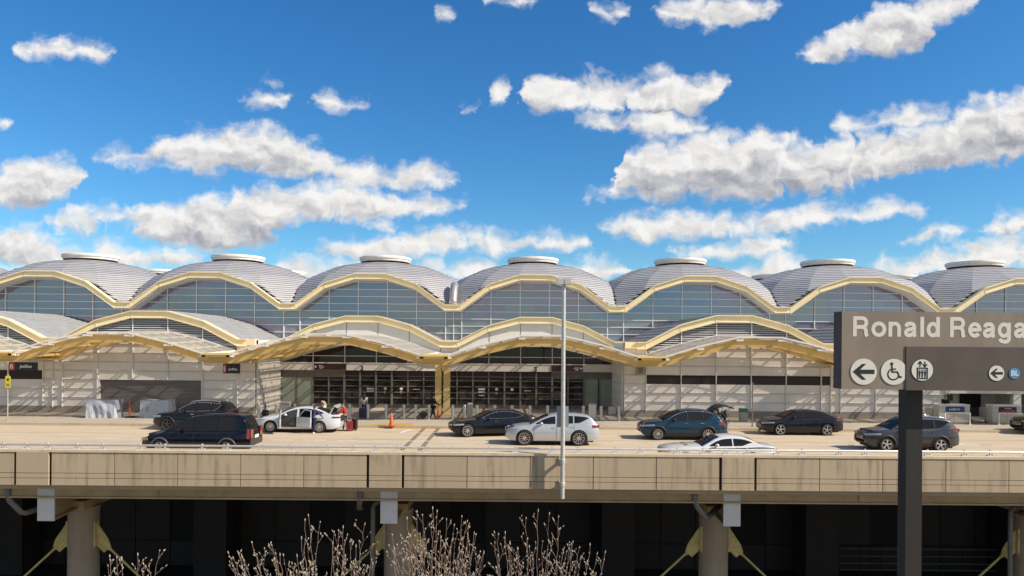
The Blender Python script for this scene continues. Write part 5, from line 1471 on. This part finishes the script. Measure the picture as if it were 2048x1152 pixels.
GLY = {'R': (1.0, [[(.19,0),(.19,1)], [(.19,.91),(.56,.91)] + ell(.56,.69,.22,.22,88,-88,14) + [(.56,.47),(.19,.47)], smooth_path([(.50,.47),(.68,.43),(.75,.31),(.77,.12),(.82,0)])]),
 'o': (.85, [ell(.425,.365,.29,.29,0,360,40)]),
 'n': (.85, [[(.17,0),(.17,.745)], smooth_path([(.17,.48),(.24,.60),(.38,.655),(.53,.61),(.61,.48),(.62,.30),(.62,0)])]),
 'a': (.775, [smooth_path([(.13,.50),(.19,.62),(.34,.66),(.49,.62),(.55,.50),(.55,.30),(.56,.10),(.60,0)]), smooth_path([(.55,.42),(.42,.385),(.25,.35),(.14,.27),(.13,.16),(.21,.075),(.35,.085),(.48,.16),(.55,.29)])]),
 'l': (.387, [[(.19,0),(.19,1)]]),
 'd': (.85, [ell(.36,.365,.235,.29,0,360,36), [(.62,0),(.62,1)]]),
 'e': (.775, [[(.14,.375),(.60,.375)], [(.635,.30)] + ell(.385,.365,.255,.29,0,322,34)]),
 'g': (.85, [ell(.36,.365,.235,.29,0,360,36), smooth_path([(.62,.735),(.62,.40),(.62,.05),(.60,-.12),(.49,-.205),(.33,-.205),(.20,-.16),(.14,-.07)])])}
def ribbon(mb, pts, w, y, f):
    closed = math.dist(pts[0], pts[-1]) < 1e-6; n = len(pts); rows = []
    for i in range(n):
        a = pts[(i-1) % (n-1)] if closed else pts[max(i-1,0)]; b = pts[(i+1) % (n-1)] if closed else pts[min(i+1,n-1)]
        if closed and i in (0, n-1): a, b = pts[n-2], pts[1]
        d = Vector((b[0]-a[0], b[1]-a[1])).normalized(); rows.append([f(pts[i][0]-d.y*w/2, pts[i][1]+d.x*w/2, y), f(pts[i][0]+d.y*w/2, pts[i][1]-d.x*w/2, y)])
    mb.grid(rows)
def word(w, x0, kx):
    mb = MB(); L0 = px(x0, 672.6 + (x0-1706)*math.tan(ROLL), DS); u = 40.0*K; adv = -.0975
    for ch in w:
        a, st = GLY[ch]
        for i, p in enumerate(st): ribbon(mb, p, .19, DS-.0015-.0005*i, lambda x, z, y, o=adv: (L0.x+(o+x)*u*kx, y, L0.z+z*u))
        adv += a
    sp_('sign_lettering', mb, M['sign_white'])
word('Ronald', 1706, .968); word('Reagan', 1900, .957)
def disc(mb, c, r, y, n=48): mb.cyl((c.x,y,c.z),(c.x,y-.003,c.z),r,n)
def strokes(mb, c, r, pts, w, y):
    P = [(c.x+a*r, c.z+b*r) for a, b in pts]; w = w*r
    for (xa, za), (xb, zb) in zip(P, P[1:]):
        d = Vector((xb-xa, zb-za)); n = Vector((-d.y, d.x)).normalized()*w/2
        mb.prism([(xa+n.x,y,za+n.y),(xb+n.x,y,zb+n.y),(xb-n.x,y,zb-n.y),(xa-n.x,y,za-n.y)], (0,-.002,0))
    for (xa, za) in P[1:-1]: mb.cyl((xa,y,za),(xa,y-.002,za),w/2,12)
def fill(mb, c, r, pts, y): mb.prism([(c.x+a*r,y,c.z+b*r) for a, b in pts], (0,-.002,0))
def picto(x, y, r, yd, draw, m='sign_white'):
    c = px(x, y, yd); R_ = r*yd/FPX
    mb = MB(); disc(mb, c, R_, yd); o = sp_('pictogram_disc', mb, M[m], None)
    mb = MB(); draw(mb, c, R_, yd-.0035); return o, mb
ARROW = [(-.84,0),(-.12,.60),(.18,.60),(-.28,.16),(.82,.16),(.82,-.16),(-.28,-.16),(.18,-.60),(-.12,-.60)]
def d_arrow(mb, c, r, y): fill(mb, c, r, ARROW, y)
def d_chair(mb, c, r, y):
    strokes(mb, c, r, [(-.17,.50),(-.15,.0),(.26,.0),(.44,-.42),(.60,-.36)], .11, y); strokes(mb, c, r, [(-.15,.22),(.16,.22)], .09, y)
    mb.cyl((c.x-.18*r,y,c.z+.62*r),(c.x-.18*r,y-.002,c.z+.62*r),.12*r,16)
    strokes(mb, c, r, [(-.05+.42*math.cos(R(a)), -.18+.42*math.sin(R(a))) for a in range(115, 345, 15)], .09, y)
def d_lift(mb, c, r, y):
    b = [(-.46,-.78),(.46,-.78),(.46,.18),(-.46,.18),(-.46,-.78)]; strokes(mb, c, r, b, .11, y)
    strokes(mb, c, r, [(-.22,.30),(-.22,.78)], .10, y); strokes(mb, c, r, [(-.42,.56),(-.22,.80),(-.02,.56)], .10, y)
    strokes(mb, c, r, [(.24,.32),(.24,.80)], .10, y); strokes(mb, c, r, [(.04,.54),(.24,.30),(.44,.54)], .10, y)
    for q in (-.26,0,.26):
        fill(mb, c, r, [(q-.11,-.12),(q+.11,-.12),(q+.07,-.38),(q+.05,-.68),(q-.05,-.68),(q-.07,-.38)], y); mb.cyl((c.x+q*r,y,c.z-.01*r),(c.x+q*r,y-.002,c.z-.01*r),.07*r,10)
for args in ((1727.2,743.4,26.2,DS-.004,d_arrow),(1787.8,743.8,26.0,DS-.004,d_chair),(1844.4,740,21.3,DS-.012,d_lift),(1993,746.4,15.2,DS-.012,d_arrow)):
    o_, mb = picto(*args); mb.build('pictogram', M['ink'], o_)
c = px(2028.8, 746.6, DS-.012); mb = MB(); disc(mb, c, 10.8*K, DS-.012); o_ = sp_('line_disc', mb, M['line_blue'])
t = text('BL', 11.5*K*1.25, M['sign_white'], 'line_letters', None, bold=.003, align='CENTER', ext=.001); t.parent = sg; t.matrix_parent_inverse = Matrix.Translation(-Vector(sg.location)); t.location = (c.x, DS-.017, c.z-.027)
# scuffed paint on the dark panel
mb = MB(); rnd = random.Random(5)
for (x, y, n, sp2) in ((1960,750,14,6),(1950,772,8,5),(1946,760,6,6),(1822,764,3,2)):
    for i in range(n):
        p = px(x+rnd.gauss(0,sp2), y+rnd.gauss(0,sp2*.5), DS-.008); s_ = rnd.uniform(.002,.008); a0 = rnd.uniform(0,3)
        mb.prism([(p.x+s_*rnd.uniform(.5,1.4)*math.cos(a0+k*1.05), DS-.0085, p.z+s_*rnd.uniform(.4,1.0)*math.sin(a0+k*1.05)) for k in range(6)], (0,-.0006,0))
sp_('paint_chips', mb, mat('paint_chip', (.17,.15,.13), .8, var=.2), db_)

# ================================================================== PEOPLE
M['skin'] = mat('skin_tone', (.42,.25,.17), .55, var=.08); M['skin2'] = mat('brown_skin_tone', (.20,.11,.07), .55, var=.08)
def skin_mesh(name, verts, edges, rad, m, root=0, lev=1):
    me = bpy.data.meshes.new(name); me.from_pydata([tuple(v) for v in verts], edges, []); ob = bpy.data.objects.new(name, me); COL.objects.link(ob)
    ob.modifiers.new('s', 'SKIN'); sv = me.skin_vertices[0].data
    for i, r in enumerate(rad): sv[i].radius = (r, r) if isinstance(r, (int, float)) else r; sv[i].use_root = (i == root)
    md = ob.modifiers.new('u', 'SUBSURF'); md.levels = lev; md.render_levels = lev
    ev = ob.evaluated_get(bpy.context.evaluated_depsgraph_get()); out = bpy.data.meshes.new_from_object(ev)
    bpy.data.objects.remove(ob); out.name = name; out.materials.clear(); out.materials.append(m); out.shade_smooth(); return out
def person(label, loc, face, H, top, legs, hairm, skin='skin', lean=0, arms=((10,8,15),(10,8,15)), thigh=((6,4),(-6,4)), sleeve='long', hair='short', headp=0, coat=False, shoe='black', group='people at the kerb'):
    """arms: (swing forward, out to the side, elbow bend) left and right; thigh: (swing, knee bend)"""
    k = H/1.72; V = []; E = []; Rd = []
    hip = Vector((0,0,.93))
    def rot(p, a, c):
        p = Vector(p)-c; a = R(a); return Vector((p.x*math.cos(a)+p.z*math.sin(a), p.y, -p.x*math.sin(a)+p.z*math.cos(a)))+c
    def U(p): return rot(p, lean, hip)
    def add(p, r, par=None):
        V.append(Vector(p)); Rd.append(r); i = len(V)-1
        if par is not None: E.append((par, i))
        return i
    pel = add(hip, (.125,.10)); wa = add(U((0,0,1.08)), (.118,.09), pel); ch = add(U((.01,0,1.28)), (.14,.10), wa); nb = add(U((0,0,1.44)), .065, ch)
    nt = add(U((.015,0,1.51)), .05, nb)
    hc = U((.03,0,1.60)); hc = rot(hc, headp, V[nt]); hd = add(hc, (.078,.088), nt); htp = U((.02,0,1.69)); htp = rot(htp, headp, V[nt]); ht = add(htp, (.062,.07), hd)
    ns = rot(U((.125,0,1.585)), headp, V[nt]); add(ns, .013, hd)
    for s in (-1, 1): add(rot(U((.02,s*.088,1.595)), headp, V[nt]), .016, hd)
    armi = []; legi = []
    for s, (sw, ab, el) in zip((1,-1), arms):
        sh = U((0,s*.165,1.405)); si = add(sh, .058, ch)
        a = R(sw - lean*.0); b = R(ab)
        dirv = Vector((math.sin(a)*math.cos(b), s*math.sin(b), -math.cos(a)*math.cos(b)))
        e = sh + dirv*.29; ei = add(e, .043, si); a2 = R(sw+el)
        d2 = Vector((math.sin(a2)*math.cos(b*.6), s*math.sin(b*.6), -math.cos(a2)*math.cos(b*.6)))
        w = e + d2*.25; wi = add(w, .028, ei); pi_ = add(w + d2*.06, (.034,.02), wi)
        lat = d2.cross(Vector((0,s,0))); lat = lat.normalized() if lat.length > .1 else Vector((1,0,0))
        inn = Vector((0,-s,0))
        for q, ln in ((-.026,.062),(-.009,.075),(.009,.070),(.026,.055)):
            f0 = add(w + d2*.095 + lat*q, .0085, pi_); f1 = add(w + d2*(.095+ln*.55) + lat*q + inn*.008, .0075, f0); add(w + d2*(.095+ln*.9) + lat*q + inn*.028, .0065, f1)
        t0 = add(w + d2*.045 - lat*.042, .009, wi); add(w + d2*.08 - lat*.055 + inn*.012, .0075, t0)
        armi.append((si, ei, wi))
    for s, (sw, kn) in zip((1,-1), thigh):
        h = Vector((0,s*.088,.88)); hi = add(h, .085, pel); a = R(sw); d1 = Vector((math.sin(a),0,-math.cos(a)))
        kk = h + d1*.41; ki = add(kk, .056, hi); a2 = R(sw-kn); an = kk + Vector((math.sin(a2),0,-math.cos(a2)))*.40
        ai = add(an, .038, ki); hl = add(an + Vector((-.02,0,-.035)), .033, ai); ti = add(an + Vector((.14,s*.02,-.045)), .03, hl); legi.append((hi, ki, ai, hl, ti))
    low = min(V[l[4]].z - .03 for l in legi)
    V = [(v - Vector((0,0,low)))*k for v in V]; Rs = [tuple(x*k for x in r) if isinstance(r, tuple) else r*k for r in Rd]
    o = bpy.data.objects.new('person', skin_mesh('person', V, E, [tuple(x*.96 for x in r) if isinstance(r, tuple) else r*.96 for r in Rs], M[skin]))
    COL.objects.link(o); o.location = loc; o.rotation_euler = (0,0,face); tag(o, label, 'person', group)
    def garment(name, idx, edges, grow, m, ext=None):
        mp = {i: j for j, i in enumerate(idx)}; vs = [V[i].copy() for i in idx]; rd = []
        for i in idx:
            r = Rs[i]; r = r if isinstance(r, tuple) else (r, r); rd.append((r[0]+grow, r[1]+grow))
        es = [(mp[a], mp[b]) for a, b in edges]
        if ext: ext(vs, rd, es, mp)
        c = bpy.data.objects.new(name, skin_mesh(name, vs, es, rd, m)); COL.objects.link(c); c.parent = o; return c
    idx = [pel, wa, ch, nb]; es = [(pel,wa),(wa,ch),(ch,nb)]
    for (si, ei, wi) in armi:
        idx += [si, ei]; es += [(ch,si),(si,ei)]
        if sleeve == 'long': idx.append(wi); es.append((ei,wi))
    def ex(vs, rd, es_, mp):
        if coat:
            j = len(vs); vs.append(V[pel]*.5+ (V[legi[0][1]]+V[legi[1][1]])*.25); rd.append((.17*k,.12*k)); es_.append((mp[pel], j))
    garment('shirt', idx, es, .016*k, top, ex)
    idx = [pel]; es = []
    for (hi, ki, ai, hl, ti) in legi: idx += [hi, ki, ai]; es += [(pel,hi),(hi,ki),(ki,ai)]
    garment('trousers', idx, es, .014*k, legs)
    for (hi, ki, ai, hl, ti) in legi: garment('shoe', [ai, hl, ti], [(ai,hl),(hl,ti)], .012*k, M[shoe])
    # hair
    hcen = V[hd]; up = (V[ht]-V[nt]).normalized(); fw = Vector((1,0,0)); fw = (fw - up*fw.dot(up)).normalized(); sd = up.cross(fw)
    mb = MB(); rows = []
    for i in range(9):
        th2 = R(100)*i/8; row = []
        for j in range(17):
            ph = 2*math.pi*j/16; c_, s_ = math.cos(ph), math.sin(ph); lim = 1.0 if c_ < .2 else .62
            t2 = th2*lim; row.append(hcen + up*(.025*k) + (up*math.cos(t2)*.118 + fw*math.sin(t2)*c_*.108 + sd*math.sin(t2)*s_*.098)*k)
        rows.append(row)
    mb.grid(rows)
    if hair == 'long':
        b0 = hcen - fw*.06*k
        mb.tube([b0+up*.05*k, b0-fw*.03*k-up*.08*k, b0-fw*.05*k-up*.22*k, b0-fw*.03*k-up*.34*k], [.09*k,.10*k,.10*k,.05*k], 10)
    if hair == 'bun': mb.ball(hcen-fw*.11*k+up*.05*k, .05*k,.05*k,.05*k)
    mb.build('hair', hairm, o, smooth=True)
    mb = MB()
    for s in (-1, 1): mb.ball(hcen + fw*.084*k + sd*s*.032*k + up*.008*k, .012*k,.014*k,.010*k, 8, 6)
    mb.build('eyes', M['ink'], o)
    return o, V, armi
C_ = {}
def cloth(n, c): C_[n] = mat(n+'_cloth', c, .85, spec=.2, var=.18, vscale=9); return C_[n]
for n, c in (('purple',(.060,.045,.17)),('navy_denim',(.020,.024,.055)),('red',(.50,.03,.025)),('grey_denim',(.10,.095,.095)),('white',(.62,.58,.57)),('dark_denim',(.022,.028,.06)),('black',(.012,.012,.016)),('navy',(.018,.024,.05)),('grey',(.22,.215,.21))): cloth(n, c)
HB = mat('dark_hair', (.014,.010,.009), .5, var=.3); HBL = mat('blond_hair', (.42,.31,.15), .5, var=.25); HBR = mat('brown_hair', (.06,.03,.018), .5, var=.3)
person("person in a purple tunic and dark trousers standing beside the white sedan", gnd(626.5, 867, 0), R(68), 1.60, C_['purple'], C_['navy_denim'], HB, 'skin2', lean=6, arms=((15,10,20),(30,34,12)), thigh=((8,3),(-8,3)), headp=10, coat=True, shoe='white')
person("person in a red top and grey jeans at the open boot of the white sedan", gnd(690, 861.5, 0), R(180), 1.64, C_['red'], C_['grey_denim'], HBR, 'skin', lean=9, arms=((40,10,30),(12,8,15)), thigh=((10,8),(-10,3)), headp=14, hair='bun', shoe='white')
pp = gnd(651, 857, 0); pp.y = 44.0; pp.x = px(649, 850, 44.0).x
person("blond person in a white shirt behind the raised boot lid of the white sedan", Vector((pp.x, 44.1, 0)), R(215), 1.66, C_['white'], C_['dark_denim'], HBL, 'skin', lean=10, arms=((35,8,30),(15,8,20)), headp=12, sleeve='short', hair='long')
person("long-haired person in a white top wheeling the blue suitcase toward the left doors", gnd(728, 836), R(95), 1.66, C_['white'], C_['dark_denim'], HB, 'skin', arms=((12,8,25),(-10,10,8)), thigh=((16,6),(-14,16)), sleeve='short', hair='long')
person("person all in black walking right toward the yellow column, pulling a black case", gnd(866.5, 838.3), R(40), 1.64, C_['black'], C_['black'], HB, 'skin', arms=((-38,14,4),(25,8,35)), thigh=((18,6),(-16,18)), hair='short', coat=True)
o6, V6, A6 = person("person in a navy T-shirt with a backpack bending into the blue SUV's open tailgate", Vector((px(1453, 870, 41.3).x, 41.3, 0)), R(178), 1.74, C_['navy'], C_['grey'], HB, 'skin', lean=38, arms=((80,10,25),(70,8,30)), thigh=((4,4),(-6,2)), sleeve='short', headp=18, shoe='white')
mb = MB(); c0 = V6[2]; a_ = R(38); bx = Vector((-math.cos(a_),0,math.sin(a_)))
mb.ball(c0 + bx*.20 - Vector((.02,0,.03)), .15, .17, .24, 14, 10); mb.ball(c0 + bx*.31 - Vector((.05,0,.10)), .08, .13, .13, 12, 8)
bp2 = MB(); bp2.v = [tuple(Vector(v)) for v in mb.v]; bp2.f = mb.f
bk_ = empty('backpack', o6.location + Matrix.Rotation(R(178),3,'Z') @ (c0+bx*.2), "dark grey backpack on the back of the person at the blue SUV", 'backpack', rz=R(178))
off = c0 + bx*.2; bp2.v = [tuple(Vector(v)-off) for v in bp2.v]; bp2.build('pack_body', C_['grey_denim'], bk_, smooth=True)
mb = MB()
for s in (-1,1): mb.tube([Vector(q)-off for q in (c0+bx*.12+Vector((.08,s*.10,.16)), c0+Vector((.10,s*.12,.17)), c0-bx*.13+Vector((.03,s*.12,-.02)), c0+bx*.04+Vector((-.10,s*.14,-.16)))], .018, 6)
mb.build('shoulder_strap', C_['black'], bk_, smooth=True)
pc = px(1891, 806, 49.4)
person("person in dark uniform behind the blue-signed check-in counter, only head and shoulders showing", Vector((pc.x, 49.4, .15)), R(250), 1.78, C_['black'], C_['black'], HBR, 'skin', arms=((25,8,45),(25,8,45)), headp=8)
# luggage
def case(loc, w, dp, h, m, label, rz=0, tilt=0, handle=.38, grp='wheeled suitcases'):
    o = empty('suitcase', loc, label, 'suitcase', grp, rz); o.rotation_euler = (0, tilt, rz)
    mb = MB(); b = .05
    prof_ = [(-w/2+b,0),(w/2-b,0),(w/2,b),(w/2,h-b),(w/2-b,h),(-w/2+b,h),(-w/2,h-b),(-w/2,b)]
    mb.prism([(x,-dp/2,z+.06) for x, z in prof_], (0,dp,0)); mb.build('shell', m, o)
    mb = MB()
    for q in (.25,.5,.75): mb.box(-w/2+w*q-.012,-w/2+w*q+.012,-dp/2-.008,-dp/2,.14,h-.02)
    mb.build('shell_ribs', M['black'], o)
    mb = MB()
    for x in (-w/2+.06,w/2-.06):
        for y in (-dp/2+.05,dp/2-.05): mb.cyl((x-.015,y,.03),(x+.015,y,.03),.03,10)
    mb.build('wheel', M['black'], o)
    mb = MB()
    if handle: mb.tube([(-.11,dp/2-.04,h+.06),(-.11,dp/2-.04,h+handle),(.11,dp/2-.04,h+handle),(.11,dp/2-.04,h+.06)], .010, 6)
    mb.box(-.08,.08,-.02,.02,h+.06,h+.085); mb.build('handle', M['galv'], o)
    return o
CB = mat('blue_suitcase', (.012,.03,.10), .45, var=.15); CR = mat('red_suitcase', (.30,.015,.02), .45, var=.2); CK = mat('black_suitcase', (.025,.022,.022), .55, var=.2)
case(gnd(725.5, 837.2), .46, .28, .66, CB, "dark blue suitcase trailing behind the long-haired person in white")
case(gnd(699, 862.2, 0), .34, .24, .56, CR, "red suitcase standing by the person in the red top", rz=R(20), handle=.25)
case(gnd(708.5, 861, 0), .34, .24, .64, CK, "black upright suitcase right of the red suitcase", rz=R(-10), handle=0)
p = gnd(837, 839); case(p, .38, .28, .58, CK, "black trolley case tilted on its wheels by the person in black", rz=R(90+35), tilt=0, handle=.62).rotation_euler = (R(0), R(46), R(28))
p = gnd(530.5, 833); o = empty('duffel_bag', p, "black bag with a tall upright handle on the pavement behind the white sedan's bonnet", 'bag')
mb = MB(); mb.ball((0,0,.24), .27, .20, .24, 16, 10); mb.build('bag_body', CK, o, smooth=True)
mb = MB(); mb.tube([(-.02,.05,.3),(-.02,.05,.95)], .03, 6); mb.build('handle', CK, o)

# ================================================================== BARE TREES
M['bark'] = mat('pale_twig_bark', (.30,.21,.17), .8, var=.35, vscale=14); M['bud'] = mat('fuzzy_bud', (.50,.42,.32), .85, var=.3, vscale=30)
def bare_tree(label, x0, tips, seed, d=15.0, nfill=26, yfill=(1075,1185), zmin=None):
    rnd = random.Random(seed); base = px(x0, 1152, d); bx = base.x; o = empty('bare_tree', (bx, d, -10.66), label, 'tree', 'budding bare trees below the roadway')
    tb = MB(); bb = MB(); W0 = Vector((bx, d, -10.66))
    tb.tube([W0, W0+Vector((.05,0,2.5)), W0+Vector((-.03,.05,5.2)), W0+Vector((.02,0,7.6))], [.16,.13,.11,.09], 8)
    def bud(p, dr, s=1.0):
        L = rnd.uniform(.040,.066)*s; r = rnd.uniform(.009,.0125)*s; dr = dr.normalized()
        bb.tube([p, p+dr*L*.35, p+dr*L*.75, p+dr*L], [r*.5, r, r*.7, r*.12], 5)
    def twig(p, dr, L, r, depth):
        n = max(2, int(L/.09)); pts = [p.copy()]; q = p.copy(); dd = dr.normalized()
        for i in range(n):
            dd = (dd + Vector((rnd.gauss(0,.16), rnd.gauss(0,.16), rnd.uniform(.0,.16)))).normalized(); q = q + dd*L/n; pts.append(q.copy())
            if depth > 0 and rnd.random() < .62:
                s = Vector((rnd.choice((-1,1))*rnd.uniform(.5,1), rnd.uniform(-.7,.7), rnd.uniform(.25,.8)))
                twig(q, (dd*.7+s*.8), L*rnd.uniform(.25,.5), r*.75, depth-1)
            elif rnd.random() < .28:
                bud(q, dd*.5 + Vector((rnd.choice((-1,1))*.8, rnd.uniform(-.5,.5), .6)), .7)
        tb.tube(pts, [r*(1-.5*i/n) for i in range(n+1)], 5); bud(q, dd)
    all_t = list(tips)
    xs_ = [t[0] for t in tips]
    for i in range(nfill): all_t.append((rnd.uniform(min(xs_)-10, max(xs_)+12), rnd.uniform(*yfill)))
    hub = W0 + Vector((.02,0,7.6))
    for (tx, ty) in all_t:
        dd = d + rnd.uniform(-.9,.9); t = px(tx, ty, dd)
        s = hub + Vector((rnd.gauss(0,.05), rnd.gauss(0,.05), rnd.uniform(-1.6,0)))
        m1 = s.lerp(t, .35) + Vector((rnd.gauss(0,.22)+.10*(t.x-s.x), rnd.gauss(0,.2), -.35)); m2 = s.lerp(t, .72) + Vector((rnd.gauss(0,.12), rnd.gauss(0,.12), -.12))
        pts = []; n = 26
        for i in range(n+1):
            a = i/n; p = s*(1-a)**3 + m1*3*a*(1-a)**2 + m2*3*a*a*(1-a) + t*a**3
            if 0 < i < n: p = p + Vector((rnd.gauss(0,.012), rnd.gauss(0,.012), 0))
            pts.append(p)
        tb.tube(pts, [.030*(1-i/n)**1.5 + .0036 for i in range(n+1)], 5); bud(t, pts[-1]-pts[-2], 1.1)
        for i in range(int(n*.55), n):
            if pts[i].z < -1.2: continue
            if rnd.random() < .55:
                dr = (pts[i]-pts[i-1]).normalized(); sv = Vector((rnd.choice((-1,1))*rnd.uniform(.5,1), rnd.uniform(-.8,.8), rnd.uniform(.1,.7)))
                twig(pts[i], dr*.6+sv*.6, rnd.uniform(.16,.62)*(1.15-i/n*.75), .0046, 2 if i < n*.8 else 1)
            elif rnd.random() < .6: bud(pts[i], (pts[i]-pts[i-1]).normalized()*.5+Vector((rnd.choice((-1,1))*.7,0,.5)), .7)
    tb.build('trunk', M['bark'], o, world=True, fix=False); bb.build('buds', M['bud'], o, world=True, fix=False)
bare_tree("bare budding tree at the lower left, only a few twig tips showing", 262, [(219.6,1115),(233.6,1117),(244,1119),(275.5,1111),(319,1103),(216,1134),(286,1146)], 3, nfill=4, yfill=(1140,1200))
bare_tree("bare budding tree left of the middle column, its tallest shoot forked at the top", 650, [(617,1033),(610,1042),(640,1046),(668,1066),(677,1063),(686,1057),(694,1072),(729,1051),(745,1092),(603,1079),(467,1117),(477,1107),(489,1123),(524,1123),(549,1121),(560,1112),(567,1112),(584,1128),(700,1085),(712,1095)], 11, nfill=30, yfill=(1085,1190))
bare_tree("densest bare budding tree, in front of the middle concrete column", 865, [(865.5,1019),(874,1025),(845,1032),(893,1041),(908,1053),(923.5,1035),(934,1045),(938,1051),(948,1069),(834,1026),(814,1039),(820,1075),(850,1060),(880,1065),(905,1080),(960,1105),(790,1100)], 23, nfill=46, yfill=(1060,1190))
bare_tree("bare budding tree right of the middle column, below the tall light pole", 1070, [(996.6,1071),(1010.5,1068),(1052,1039),(1076,1024),(1098.6,1030),(1117,1036),(1105,1077),(1133,1105),(1126,1108),(1180,1092),(1194,1110),(1210,1107),(1161,1120),(1035,1100),(1020,1090),(1055,1080),(1085,1085)], 31, nfill=32, yfill=(1075,1190))
